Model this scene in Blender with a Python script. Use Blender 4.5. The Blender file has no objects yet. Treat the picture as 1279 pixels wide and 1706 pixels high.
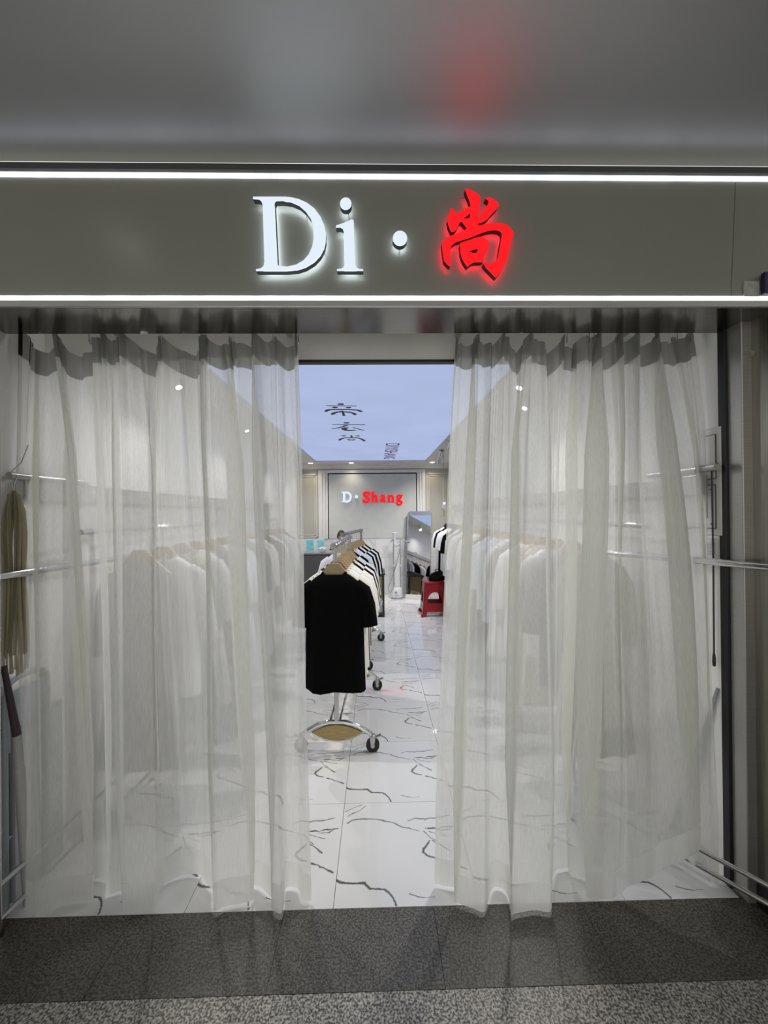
import bpy, bmesh, math, random
from mathutils import Vector, Matrix, noise

# ------------------------------------------------------------------ camera, world, exposure
scene = bpy.context.scene
C = bpy.context.collection
F_PX, W_PX, H_PX = 677.0, 1279.0, 1706.0
CAM_Z = 1.62
YAW, PITCH, ROLL = math.radians(1.10), math.radians(0.17), 0.0097
fwd = Vector((math.sin(YAW) * math.cos(PITCH), math.cos(YAW) * math.cos(PITCH), math.sin(PITCH)))
r0 = Vector((math.cos(YAW), -math.sin(YAW), 0))
u0 = r0.cross(fwd)
right = r0 * math.cos(ROLL) - u0 * math.sin(ROLL)
up = u0 * math.cos(ROLL) + r0 * math.sin(ROLL)
cam_data = bpy.data.cameras.new('camera')
cam_data.sensor_fit = 'HORIZONTAL'
cam_data.sensor_width = 36.0
cam_data.lens = 36.0 * F_PX / W_PX
cam_data.clip_start = 0.02
cam = bpy.data.objects.new('camera', cam_data)
C.objects.link(cam)
cam.matrix_world = Matrix(((right.x, up.x, -fwd.x, 0), (right.y, up.y, -fwd.y, 0), (right.z, up.z, -fwd.z, CAM_Z), (0, 0, 0, 1)))
scene.camera = cam

WORLD_GREY = 0.95
wd = bpy.data.worlds.new('corridor_light')
scene.world = wd
wd.use_nodes = True
wd.node_tree.nodes['Background'].inputs[0].default_value = (1.0, 0.99, 0.95, 1)
wd.node_tree.nodes['Background'].inputs[1].default_value = WORLD_GREY

vs = scene.view_settings
vs.view_transform = 'Standard'
vs.look = 'None'
vs.exposure = 0.0
vs.gamma = 1.0
vs.use_curve_mapping = False
scene.cycles.max_bounces = 10
scene.cycles.diffuse_bounces = 5
scene.cycles.glossy_bounces = 4
scene.cycles.transparent_max_bounces = 24
scene.cycles.caustics_reflective = False
scene.cycles.caustics_refractive = False
scene.cycles.sample_clamp_indirect = 4.0

SPOT_W, DOWN_W, LIGHTBOX = 54.0, 12.0, 1.0        # lamp powers inside the shop


def ray(px, py):
    d = fwd * F_PX + right * (px - W_PX / 2) - up * (py - H_PX / 2)
    return d.normalized()


def at(px, py, y):                       # world point seen at a pixel, at distance y into the place
    d = ray(px, py)
    t = y / d.y
    return Vector((d.x * t, y, CAM_Z + d.z * t))


def at_plane(px, py, p0, n):
    d = ray(px, py)
    o = Vector((0, 0, CAM_Z))
    return o + d * ((p0 - o).dot(n) / d.dot(n))


# ------------------------------------------------------------------ materials
def new_mat(name):
    m = bpy.data.materials.new(name)
    m.use_nodes = True
    nt = m.node_tree
    return m, nt, nt.nodes['Principled BSDF'], nt.nodes['Material Output']


def mat(name, col, rough=0.5, metal=0.0, var=0.06, scale=8.0, stretch=(1, 1, 1), bump=0.0, bscale=60.0, spec=0.5):
    m, nt, b, out = new_mat(name)
    tc = nt.nodes.new('ShaderNodeTexCoord')
    mp = nt.nodes.new('ShaderNodeMapping')
    mp.inputs['Scale'].default_value = stretch
    nt.links.new(tc.outputs['Object'], mp.inputs['Vector'])
    nz = nt.nodes.new('ShaderNodeTexNoise')
    nz.inputs['Scale'].default_value = scale
    nz.inputs['Detail'].default_value = 4
    nt.links.new(mp.outputs[0], nz.inputs['Vector'])
    rp = nt.nodes.new('ShaderNodeValToRGB')
    rp.color_ramp.elements[0].position = 0.3
    rp.color_ramp.elements[1].position = 0.7
    rp.color_ramp.elements[0].color = [c * (1 - var) for c in col[:3]] + [1]
    rp.color_ramp.elements[1].color = [min(1, c * (1 + var)) for c in col[:3]] + [1]
    nt.links.new(nz.outputs[0], rp.inputs[0])
    nt.links.new(rp.outputs[0], b.inputs['Base Color'])
    b.inputs['Roughness'].default_value = rough
    b.inputs['Metallic'].default_value = metal
    b.inputs['Specular IOR Level'].default_value = spec
    if bump:
        n2 = nt.nodes.new('ShaderNodeTexNoise')
        n2.inputs['Scale'].default_value = bscale
        nt.links.new(mp.outputs[0], n2.inputs['Vector'])
        bp = nt.nodes.new('ShaderNodeBump')
        bp.inputs['Strength'].default_value = bump
        bp.inputs['Distance'].default_value = 0.01
        nt.links.new(n2.outputs[0], bp.inputs['Height'])
        nt.links.new(bp.outputs[0], b.inputs['Normal'])
    return m


def emit(name, col, strength, var=0.0, scale=30.0, stretch=(1, 1, 1)):
    m, nt, b, out = new_mat(name)
    e = nt.nodes.new('ShaderNodeEmission')
    e.inputs[0].default_value = (*col, 1)
    e.inputs[1].default_value = strength
    if var:
        tc = nt.nodes.new('ShaderNodeTexCoord')
        mp = nt.nodes.new('ShaderNodeMapping')
        mp.inputs['Scale'].default_value = stretch
        nz = nt.nodes.new('ShaderNodeTexNoise')
        nz.inputs['Scale'].default_value = scale
        nt.links.new(tc.outputs['Object'], mp.inputs['Vector'])
        nt.links.new(mp.outputs[0], nz.inputs['Vector'])
        mr = nt.nodes.new('ShaderNodeMapRange')
        mr.inputs[1].default_value, mr.inputs[2].default_value = 0.3, 0.7
        mr.inputs[3].default_value, mr.inputs[4].default_value = strength * (1 - var), strength * (1 + var)
        nt.links.new(nz.outputs[0], mr.inputs[0])
        nt.links.new(mr.outputs[0], e.inputs[1])
    nt.links.new(e.outputs[0], out.inputs[0])
    return m


def sheer(name, col, clear, weave=0.10):
    """thin woven cloth: part of the light passes straight, the rest is scattered to both sides"""
    m, nt, b, out = new_mat(name)
    nt.nodes.remove(b)
    tc = nt.nodes.new('ShaderNodeTexCoord')
    mp = nt.nodes.new('ShaderNodeMapping')
    mp.inputs['Scale'].default_value = (420, 420, 5)
    nz = nt.nodes.new('ShaderNodeTexNoise')
    nz.inputs['Scale'].default_value = 1.0
    nz.inputs['Detail'].default_value = 3
    nt.links.new(tc.outputs['Object'], mp.inputs['Vector'])
    nt.links.new(mp.outputs[0], nz.inputs['Vector'])
    mr = nt.nodes.new('ShaderNodeMapRange')
    mr.inputs[1].default_value, mr.inputs[2].default_value = 0.3, 0.7
    mr.inputs[3].default_value, mr.inputs[4].default_value = max(0, clear - weave), clear + weave
    nt.links.new(nz.outputs[0], mr.inputs[0])
    d = nt.nodes.new('ShaderNodeBsdfDiffuse')
    t = nt.nodes.new('ShaderNodeBsdfTranslucent')
    d.inputs[0].default_value = t.inputs[0].default_value = (*col, 1)
    a = nt.nodes.new('ShaderNodeMixShader')
    a.inputs[0].default_value = 0.52
    nt.links.new(d.outputs[0], a.inputs[1])
    nt.links.new(t.outputs[0], a.inputs[2])
    tr = nt.nodes.new('ShaderNodeBsdfTransparent')
    mx = nt.nodes.new('ShaderNodeMixShader')
    nt.links.new(mr.outputs[0], mx.inputs[0])
    nt.links.new(a.outputs[0], mx.inputs[1])
    nt.links.new(tr.outputs[0], mx.inputs[2])
    nt.links.new(mx.outputs[0], out.inputs[0])
    return m


def marble(name, base=(0.80, 0.80, 0.80), rough=0.06, vein=(0.16, 0.16, 0.17), vs_=(1.5, 3.2, 1.5), width=0.012):
    m, nt, b, out = new_mat(name)
    tc = nt.nodes.new('ShaderNodeTexCoord')
    mp = nt.nodes.new('ShaderNodeMapping')
    mp.inputs['Scale'].default_value = vs_
    mp.inputs['Location'].default_value = (3.1, 1.7, 0.4)
    mp.inputs['Rotation'].default_value = (0, 0, 0.25)
    nt.links.new(tc.outputs['Object'], mp.inputs['Vector'])
    nz = nt.nodes.new('ShaderNodeTexNoise')
    nz.inputs['Scale'].default_value = 1.25
    nz.inputs['Detail'].default_value = 5
    nz.inputs['Roughness'].default_value = 0.55
    nz.inputs['Distortion'].default_value = 0.6
    nt.links.new(mp.outputs[0], nz.inputs['Vector'])
    s = nt.nodes.new('ShaderNodeMath'); s.operation = 'SUBTRACT'; s.inputs[1].default_value = 0.5
    nt.links.new(nz.outputs[0], s.inputs[0])
    ab = nt.nodes.new('ShaderNodeMath'); ab.operation = 'ABSOLUTE'
    nt.links.new(s.outputs[0], ab.inputs[0])
    rp = nt.nodes.new('ShaderNodeMapRange')
    rp.inputs[1].default_value, rp.inputs[2].default_value = 0.001, width
    rp.inputs[3].default_value, rp.inputs[4].default_value = 1.0, 0.0
    nt.links.new(ab.outputs[0], rp.inputs[0])
    n2 = nt.nodes.new('ShaderNodeTexNoise')
    n2.inputs['Scale'].default_value = 1.3
    n2.inputs['Detail'].default_value = 2
    nt.links.new(mp.outputs[0], n2.inputs['Vector'])
    r2 = nt.nodes.new('ShaderNodeMapRange')
    r2.inputs[1].default_value, r2.inputs[2].default_value = 0.38, 0.58
    nt.links.new(n2.outputs[1], r2.inputs[0])
    mu = nt.nodes.new('ShaderNodeMath'); mu.operation = 'MULTIPLY'
    nt.links.new(rp.outputs[0], mu.inputs[0])
    nt.links.new(r2.outputs[0], mu.inputs[1])
    mc = nt.nodes.new('ShaderNodeMix'); mc.data_type = 'RGBA'
    mc.inputs[6].default_value = (*base, 1)
    mc.inputs[7].default_value = (*vein, 1)
    nt.links.new(mu.outputs[0], mc.inputs[0])
    nt.links.new(mc.outputs[2], b.inputs['Base Color'])
    b.inputs['Roughness'].default_value = rough
    return m


VEINS = [
        ( 1.0 , [(-0.317, -0.166), (-0.289, -0.182), (-0.246, -0.189), (-0.176, -0.191), (-0.152, -0.218), (-0.117, -0.219), (-0.091, -0.225), (-0.066, -0.248), (-0.044, -0.292)] ),
        ( 0.75 , [(-0.281, 0.156), (-0.251, 0.18), (-0.206, 0.187), (-0.141, 0.183), (-0.077, 0.166), (-0.032, 0.152), (0.004, 0.124), (0.047, 0.112), (0.093, 0.095)] ),
        ( 0.6 , [(0.039, 0.162), (0.073, 0.18), (0.131, 0.178), (0.196, 0.181)] ),
        ( 0.6 , [(0.114, 0.09), (0.14, 0.051), (0.173, 0.027)] ),
        ( 0.9 , [(0.137, 0.032), (0.102, -0.015), (0.096, -0.039), (0.12, -0.057), (0.153, -0.066)] ),
        ( 0.4 , [(0.122, 0.106), (0.183, 0.112)] ),
        ( 0.5 , [(-0.278, 0.203), (-0.221, 0.245), (-0.186, 0.277)] ),
        ( 0.35 , [(-0.294, 0.239), (-0.203, 0.291)] ),
        ( 0.4 , [(0.012, -0.248), (0.047, -0.262), (0.119, -0.265)] ),
        ( 0.6 , [(0.125, 0.171), (0.195, 0.177), (0.263, 0.196)] ),
        ( 0.8 , [(0.139, 0.105), (0.185, 0.111), (0.283, 0.124)] ),
        ( 0.6 , [(0.186, 0.101), (0.236, 0.098), (0.265, 0.117)] ),
        ( 0.5 , [(0.142, 0.085), (0.222, 0.059)] ),
        ( 0.7 , [(0.154, 0.032), (0.188, 0.001), (0.216, -0.028)] ),
        ( 0.9 , [(0.181, -0.081), (0.244, -0.112), (0.283, -0.135)] ),
    ]


def traced_marble(name, base=(0.82, 0.82, 0.82), vein=(0.13, 0.13, 0.135), rough=0.035):
    """white tile whose printed veins repeat on every tile, as they do in the shop: distance to each vein polyline, roughened by noise"""
    m, nt, b, out = new_mat(name)
    N, Lk = nt.nodes.new, nt.links.new
    tc = N('ShaderNodeTexCoord')
    nz = N('ShaderNodeTexNoise'); nz.inputs['Scale'].default_value = 22; nz.inputs['Detail'].default_value = 4
    Lk(tc.outputs['Object'], nz.inputs['Vector'])
    ce_ = N('ShaderNodeVectorMath'); ce_.operation = 'SUBTRACT'; ce_.inputs[1].default_value = (0.5, 0.5, 0.5)
    Lk(nz.outputs[1], ce_.inputs[0])
    sc_ = N('ShaderNodeVectorMath'); sc_.operation = 'MULTIPLY'; sc_.inputs[1].default_value = (0.022, 0.022, 0)
    Lk(ce_.outputs[0], sc_.inputs[0])
    p_ = N('ShaderNodeVectorMath'); p_.operation = 'ADD'
    Lk(tc.outputs['Object'], p_.inputs[0]); Lk(sc_.outputs[0], p_.inputs[1])
    fl_ = N('ShaderNodeVectorMath'); fl_.operation = 'MULTIPLY'; fl_.inputs[1].default_value = (1, 1, 0)
    Lk(p_.outputs[0], fl_.inputs[0])
    acc = None
    for w, pts in VEINS:
        for (ax, ay), (bx, by) in zip(pts, pts[1:]):
            ba = Vector((bx - ax, by - ay, 0))
            s1 = N('ShaderNodeVectorMath'); s1.operation = 'SUBTRACT'; s1.inputs[1].default_value = (ax, ay, 0)
            Lk(fl_.outputs[0], s1.inputs[0])
            dt = N('ShaderNodeVectorMath'); dt.operation = 'DOT_PRODUCT'; dt.inputs[1].default_value = ba / ba.length_squared
            Lk(s1.outputs[0], dt.inputs[0])
            cl = N('ShaderNodeClamp'); Lk(dt.outputs['Value'], cl.inputs[0])
            sb_ = N('ShaderNodeVectorMath'); sb_.operation = 'SCALE'; sb_.inputs[0].default_value = ba
            Lk(cl.outputs[0], sb_.inputs['Scale'])
            ds = N('ShaderNodeVectorMath'); ds.operation = 'DISTANCE'
            Lk(s1.outputs[0], ds.inputs[0]); Lk(sb_.outputs[0], ds.inputs[1])
            mu = N('ShaderNodeMath'); mu.operation = 'MULTIPLY'; mu.inputs[1].default_value = 1.0 / w
            Lk(ds.outputs['Value'], mu.inputs[0])
            if acc is None:
                acc = mu
            else:
                mn = N('ShaderNodeMath'); mn.operation = 'MINIMUM'
                Lk(acc.outputs[0], mn.inputs[0]); Lk(mu.outputs[0], mn.inputs[1])
                acc = mn
    n2 = N('ShaderNodeTexNoise'); n2.inputs['Scale'].default_value = 14; n2.inputs['Detail'].default_value = 3
    Lk(tc.outputs['Object'], n2.inputs['Vector'])
    wr = N('ShaderNodeMapRange'); wr.inputs[1].default_value, wr.inputs[2].default_value = 0.32, 0.68
    wr.inputs[3].default_value, wr.inputs[4].default_value = 0.0025, 0.0100
    Lk(n2.outputs[0], wr.inputs[0])
    dv = N('ShaderNodeMath'); dv.operation = 'DIVIDE'
    Lk(acc.outputs[0], dv.inputs[0]); Lk(wr.outputs[0], dv.inputs[1])
    rp = N('ShaderNodeMapRange'); rp.inputs[1].default_value, rp.inputs[2].default_value = 0.3, 1.0
    rp.inputs[3].default_value, rp.inputs[4].default_value = 1.0, 0.0
    Lk(dv.outputs[0], rp.inputs[0])
    mc = N('ShaderNodeMix'); mc.data_type = 'RGBA'
    mc.inputs[6].default_value = (*base, 1); mc.inputs[7].default_value = (*vein, 1)
    Lk(rp.outputs[0], mc.inputs[0]); Lk(mc.outputs[2], b.inputs['Base Color'])
    b.inputs['Roughness'].default_value = rough
    return m


def granite(name, dark, light, rough=0.35, scale=170):
    m, nt, b, out = new_mat(name)
    tc = nt.nodes.new('ShaderNodeTexCoord')
    geo = nt.nodes.new('ShaderNodeNewGeometry')
    nz = nt.nodes.new('ShaderNodeTexNoise')
    nz.inputs['Scale'].default_value = scale
    nz.inputs['Detail'].default_value = 2.5
    nt.links.new(geo.outputs['Position'], nz.inputs['Vector'])
    rp = nt.nodes.new('ShaderNodeValToRGB')
    rp.color_ramp.elements[0].position, rp.color_ramp.elements[1].position = 0.40, 0.62
    rp.color_ramp.elements[0].color = (*dark, 1)
    rp.color_ramp.elements[1].color = (*light, 1)
    nt.links.new(nz.outputs[0], rp.inputs[0])
    nt.links.new(rp.outputs[0], b.inputs['Base Color'])
    b.inputs['Roughness'].default_value = rough
    bp = nt.nodes.new('ShaderNodeBump')
    bp.inputs['Strength'].default_value = 0.15
    bp.inputs['Distance'].default_value = 0.002
    nt.links.new(nz.outputs[0], bp.inputs['Height'])
    nt.links.new(bp.outputs[0], b.inputs['Normal'])
    return m


M = dict(
    marble=traced_marble('polished_marble_tile'),
    wall_marble=marble('marble_wall_tile', base=(0.74, 0.74, 0.74), rough=0.2, vein=(0.42, 0.42, 0.43), vs_=(0.9, 0.9, 0.7), width=0.03),
    grout=mat('grout', (0.35, 0.35, 0.35), 0.8),
    granite_dark=granite('dark_granite', (0.042, 0.039, 0.032), (0.165, 0.155, 0.130), scale=135),
    granite_light=granite('grey_granite', (0.085, 0.08, 0.07), (0.58, 0.55, 0.50), scale=135),
    white_wall=mat('white_paint', (0.84, 0.83, 0.80), 0.55, var=0.03, scale=3, bump=0.03),
    back_paint=mat('warm_grey_panel', (0.56, 0.575, 0.54), 0.35, var=0.03),
    beige=mat('beige_panel', (0.42, 0.41, 0.36), 0.5, var=0.03),
    trim=mat('white_trim', (0.70, 0.69, 0.67), 0.45, var=0.03),
    gypsum=mat('gypsum', (0.78, 0.77, 0.74), 0.7, var=0.03),
    bulkhead=mat('grey_bulkhead', (0.80, 0.79, 0.76), 0.6, var=0.03),
    black=mat('black_trim', (0.012, 0.012, 0.012), 0.4),
    black_metal=mat('black_powder_coat', (0.02, 0.02, 0.022), 0.35),
    rubber=mat('rubber', (0.015, 0.015, 0.015), 0.6),
    ceiling_metal=mat('satin_ceiling_metal', (0.56, 0.56, 0.565), 0.50, 1.0, var=0.03, scale=2),
    fascia=mat('olive_grey_fascia', (0.295, 0.30, 0.255), 0.30, var=0.04, scale=2, spec=0.5),
    steel=mat('brushed_steel', (0.50, 0.49, 0.47), 0.32, 0.7, var=0.10, scale=6, stretch=(1, 1, 40), bump=0.04, bscale=40),
    steel_dark=mat('dull_pier_steel', (0.30, 0.29, 0.24), 0.33, 1.0, var=0.12, scale=3, stretch=(30, 30, 1)),
    soffit=mat('polished_soffit_steel', (0.20, 0.195, 0.175), 0.14, 1.0, var=0.08, scale=4, stretch=(1, 30, 1)),
    chrome=mat('chrome', (0.75, 0.75, 0.76), 0.10, 1.0, var=0.03),
    alu=mat('grey_tube', (0.50, 0.50, 0.50), 0.3, 0.9, var=0.05),
    mirror=mat('mirror_glass', (0.86, 0.87, 0.87), 0.01, 1.0, var=0.0),
    wood=mat('hanger_wood', (0.50, 0.36, 0.20), 0.45, var=0.18, scale=5, stretch=(3, 3, 25)),
    plaque_wood=mat('plaque_wood', (0.46, 0.33, 0.13), 0.4, var=0.25, scale=6, stretch=(2, 2, 30)),
    olive_wood=mat('olive_board', (0.30, 0.25, 0.10), 0.5, var=0.15),
    red_plastic=mat('red_plastic', (0.28, 0.007, 0.010), 0.28, var=0.05),
    white_plastic=mat('white_plastic', (0.72, 0.73, 0.75), 0.3, var=0.03),
    grey_plastic=mat('grey_plastic', (0.30, 0.31, 0.33), 0.35, var=0.04),
    counter=mat('dark_counter', (0.10, 0.10, 0.10), 0.35, var=0.08),
    counter_top=mat('counter_top', (0.30, 0.30, 0.29), 0.3, var=0.08),
    letter_side=mat('dull_letter_return', (0.10, 0.11, 0.12), 0.5),
    letter_side_red=mat('maroon_letter_return', (0.07, 0.025, 0.02), 0.5),
    sleeve_grey=mat('light_grey_sleeve', (0.42, 0.42, 0.41), 0.45),
    strand=sheer('tan_strand_film', (0.64, 0.60, 0.46), 0.25, 0.1),
    bar_metal=mat('mottled_bar_metal', (0.38, 0.38, 0.36), 0.28, 1.0, var=0.25, scale=30),  # grey metal with a random mottled tone
    blue_grey=mat('blue_grey_tube', (0.30, 0.34, 0.36), 0.4),
    seam=mat('seam_rail_grey', (0.10, 0.10, 0.10), 0.8),  # plain dark grey for the door seams and the sign's top rail
    cyan=mat('cyan_print', (0.22, 0.58, 0.66), 0.4, var=0.3, scale=30),
    pale_blue=mat('pale_blue', (0.50, 0.68, 0.74), 0.4, var=0.1),
    cream_flower=mat('cream_petal', (0.80, 0.74, 0.60), 0.7, var=0.1),
    skin=mat('skin', (0.46, 0.30, 0.22), 0.55, var=0.06),
    hair=mat('black_hair', (0.012, 0.010, 0.010), 0.5, bump=0.3, bscale=200),
    eye_white=mat('eye_white', (0.7, 0.7, 0.68), 0.3),
    shirt_person=mat('dark_jumper', (0.04, 0.04, 0.05), 0.8, bump=0.1),
    c_black=mat('black_cotton', (0.004, 0.004, 0.004), 0.95, spec=0.1, bump=0.1, bscale=150),
    c_white=mat('white_cotton', (0.80, 0.80, 0.80), 0.85, var=0.03, bump=0.1, bscale=150),
    c_cream=mat('cream_cotton', (0.78, 0.75, 0.64), 0.85, var=0.03, bump=0.1, bscale=150),
    c_grey=mat('grey_cotton', (0.22, 0.22, 0.23), 0.85, var=0.05, bump=0.1, bscale=150),
    c_pale=mat('pale_blue_cotton', (0.66, 0.72, 0.80), 0.85, var=0.03, bump=0.1, bscale=150),
    c_sage=mat('sage_cotton', (0.34, 0.36, 0.30), 0.85, var=0.05, bump=0.1, bscale=150),
    panel_door=mat('panel_door_paint', (0.70, 0.69, 0.66), 0.4, var=0.03),
    sheer=sheer('sheer_curtain_cloth', (0.94, 0.94, 0.90), 0.33, 0.06),
    hem=sheer('curtain_hem_cloth', (0.94, 0.94, 0.90), 0.10, 0.04),
    tape=sheer('curtain_heading_tape', (0.42, 0.42, 0.40), 0.02, 0.02),  # opaque double cloth; the missing backlight is also put into its grey
    straw=sheer('tan_plastic_film', (0.52, 0.47, 0.33), 0.30, 0.12),
    purple=mat('dark_purple', (0.016, 0.010, 0.05), 0.3),
    purple_grip=mat('plum_grip', (0.06, 0.035, 0.05), 0.4),
    film=mat('protective_film', (0.55, 0.55, 0.48), 0.35, var=0.2, scale=40),
    paper=mat('paper', (0.75, 0.75, 0.72), 0.7, var=0.2, scale=120),
    ink=mat('black_green_ink', (0.012, 0.022, 0.018), 0.5),
    magenta=mat('dark_magenta_ink', (0.16, 0.03, 0.16), 0.5),
    led=emit('led_strip_glow', (0.88, 0.90, 1.0), 1.35, 0.22, 12.0, (1, 0.1, 0.1)),
    letter_white=emit('white_letter_glow', (0.80, 0.89, 1.0), 0.98),
    letter_red=emit('red_letter_glow', (1.0, 0.015, 0.02), 1.0),
    halo_white=emit('white_back_glow', (0.80, 0.90, 1.0), 5.0),
    halo_red=emit('red_back_glow', (1.0, 0.02, 0.05), 5.0),
    lightbox=emit('ceiling_lightbox_film', (0.415, 0.495, 0.74), LIGHTBOX, 0.04, 1.2),
    arcade_lamp=emit('arcade_lamp_face', (1.0, 0.95, 0.82), 14.0),
    lamp_face=emit('lamp_face', (1.0, 0.96, 0.86), 9.0),
    spot_face=emit('spot_face', (1.0, 0.98, 0.94), 6.0),
)


# ------------------------------------------------------------------ mesh helpers
class MB:
    def __init__(self):
        self.v, self.f = [], []

    def add(self, verts, faces):
        o = len(self.v)
        self.v += [tuple(p) for p in verts]
        self.f += [tuple(i + o for i in f) for f in faces]
        return self

    def box(self, x0, x1, y0, y1, z0, z1):
        vs_ = [(x, y, z) for x in (x0, x1) for y in (y0, y1) for z in (z0, z1)]
        return self.add(vs_, [(0, 1, 3, 2), (4, 6, 7, 5), (0, 4, 5, 1), (2, 3, 7, 6), (0, 2, 6, 4), (1, 5, 7, 3)])

    def bevel_box(self, x0, x1, y0, y1, z0, z1, b=0.004):
        bm = bmesh.new()
        bmesh.ops.create_cube(bm, size=1)
        for v in bm.verts:
            v.co = Vector(((x0 + x1) / 2 + v.co.x * (x1 - x0), (y0 + y1) / 2 + v.co.y * (y1 - y0), (z0 + z1) / 2 + v.co.z * (z1 - z0)))
        bmesh.ops.bevel(bm, geom=bm.edges[:], offset=b, segments=2, affect='EDGES', profile=0.5)
        return self.from_bm(bm)

    def from_bm(self, bm):
        bm.verts.index_update()
        self.add([v.co for v in bm.verts], [tuple(v.index for v in f.verts) for f in bm.faces])
        bm.free()
        return self

    def tube(self, pts, r, n=10, cap=True, flat=1.0):
        pts = [Vector(p) for p in pts]
        rs = r if isinstance(r, (list, tuple)) else [r] * len(pts)
        rings = []
        prev = None
        for i, p in enumerate(pts):
            t = (pts[min(i + 1, len(pts) - 1)] - pts[max(i - 1, 0)]).normalized()
            if prev is None:
                a = Vector((0, 0, 1)) if abs(t.z) < 0.9 else Vector((1, 0, 0))
                prev = (a - t * a.dot(t)).normalized()
            else:
                prev = (prev - t * prev.dot(t)).normalized()
            b = t.cross(prev)
            rings.append([p + prev * math.cos(2 * math.pi * k / n) * rs[i] + b * math.sin(2 * math.pi * k / n) * rs[i] * flat for k in range(n)])
        vs_ = [q for ring in rings for q in ring]
        fs = []
        for i in range(len(rings) - 1):
            for k in range(n):
                fs.append((i * n + k, i * n + (k + 1) % n, (i + 1) * n + (k + 1) % n, (i + 1) * n + k))
        if cap:
            fs.append(tuple(range(n))[::-1])
            fs.append(tuple((len(rings) - 1) * n + k for k in range(n)))
        return self.add(vs_, fs)

    def lathe(self, prof, c=(0, 0, 0), n=20, sx=1.0, sy=1.0):
        vs_ = [(c[0] + r * math.cos(2 * math.pi * k / n) * sx, c[1] + r * math.sin(2 * math.pi * k / n) * sy, c[2] + z) for r, z in prof for k in range(n)]
        fs = [(i * n + k, i * n + (k + 1) % n, (i + 1) * n + (k + 1) % n, (i + 1) * n + k) for i in range(len(prof) - 1) for k in range(n)]
        fs.append(tuple(range(n))[::-1])
        fs.append(tuple((len(prof) - 1) * n + k for k in range(n)))
        return self.add(vs_, fs)

    def ellipsoid(self, c, rx, ry, rz, n=14, m=10):
        prof = [(math.sin(math.pi * (i + 0.02) / (m + 0.04)), -math.cos(math.pi * (i + 0.02) / (m + 0.04))) for i in range(m + 1)]
        vs_ = [(c[0] + r * math.cos(2 * math.pi * k / n) * rx, c[1] + r * math.sin(2 * math.pi * k / n) * ry, c[2] + z * rz) for r, z in prof for k in range(n)]
        fs = [(i * n + k, i * n + (k + 1) % n, (i + 1) * n + (k + 1) % n, (i + 1) * n + k) for i in range(m) for k in range(n)]
        return self.add(vs_, fs)

    def prism(self, outline, d):
        """outline: closed list of points; extruded by the vector d"""
        n = len(outline)
        o = [Vector(p) for p in outline]
        vs_ = o + [p + Vector(d) for p in o]
        fs = [tuple(range(n)), tuple(range(n, 2 * n))[::-1]] + [(k, k + n, (k + 1) % n + n, (k + 1) % n) for k in range(n)]
        return self.add(vs_, fs)

    def mesh(self, name, smooth=False):
        me = bpy.data.meshes.new(name)
        me.from_pydata(self.v, [], self.f)
        bm = bmesh.new()
        bm.from_mesh(me)
        bmesh.ops.recalc_face_normals(bm, faces=bm.faces)
        if smooth:
            for f in bm.faces:
                f.smooth = True
            for e in bm.edges:
                if len(e.link_faces) == 2 and e.calc_face_angle(0) > 0.7:
                    e.smooth = False
        bm.to_mesh(me)
        bm.free()
        return me

    def build(self, name, m, parent=None, loc=(0, 0, 0), smooth=False):
        return link(name, self.mesh(name, smooth), m, parent, loc)


def link(name, me, m, parent=None, loc=(0, 0, 0)):
    if m is not None and not me.materials:
        me.materials.append(M[m] if isinstance(m, str) else m)
    o = bpy.data.objects.new(name, me)
    C.objects.link(o)
    o.location = loc
    if parent is not None:
        o.parent = parent
    return o


def tag(o, label=None, cat=None, group=None, kind=None):
    if label: o['label'] = label
    if cat: o['category'] = cat
    if group: o['group'] = group
    if kind: o['kind'] = kind
    return o


def thing(name, label, cat, loc=(0, 0, 0), rz=0.0, group=None, kind=None):
    o = bpy.data.objects.new(name, None)
    o.empty_display_size = 0.05
    C.objects.link(o)
    o.location = loc
    o.rotation_euler = (0, 0, rz)
    return tag(o, label, cat, group, kind)


def struct(name, label, loc=(0, 0, 0)):
    return thing(name, label, None, loc, kind='structure')


def outline_mesh(name, loops, depth_vec, to3d):
    """flat letter outlines with holes -> thick mesh. loops: lists of 2D points; to3d maps 2D -> 3D"""
    cu = bpy.data.curves.new(name, 'CURVE')
    cu.dimensions = '2D'
    cu.fill_mode = 'BOTH'
    for lp in loops:
        sp = cu.splines.new('POLY')
        sp.points.add(len(lp) - 1)
        for p, (x, y) in zip(sp.points, lp):
            p.co = (x, -y, 0, 1)
        sp.use_cyclic_u = True
    ob = bpy.data.objects.new(name, cu)
    C.objects.link(ob)
    dg = bpy.context.evaluated_depsgraph_get()
    tmp = bpy.data.meshes.new_from_object(ob.evaluated_get(dg))
    bpy.data.objects.remove(ob)
    bpy.data.curves.remove(cu)
    front = [to3d(v.co.x, -v.co.y) for v in tmp.vertices]
    n = len(front)
    faces = [tuple(p.vertices) for p in tmp.polygons]
    bpy.data.meshes.remove(tmp)
    dv = Vector(depth_vec)
    edge = {}
    for f in faces:
        for a, b in zip(f, f[1:] + f[:1]):
            edge[(a, b)] = True
    sides = [(a, b, b + n, a + n) for (a, b) in edge if (b, a) not in edge]
    used = sorted({i for f in faces for i in f})
    return front, [p + dv for p in front], faces, sides, n


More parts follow.
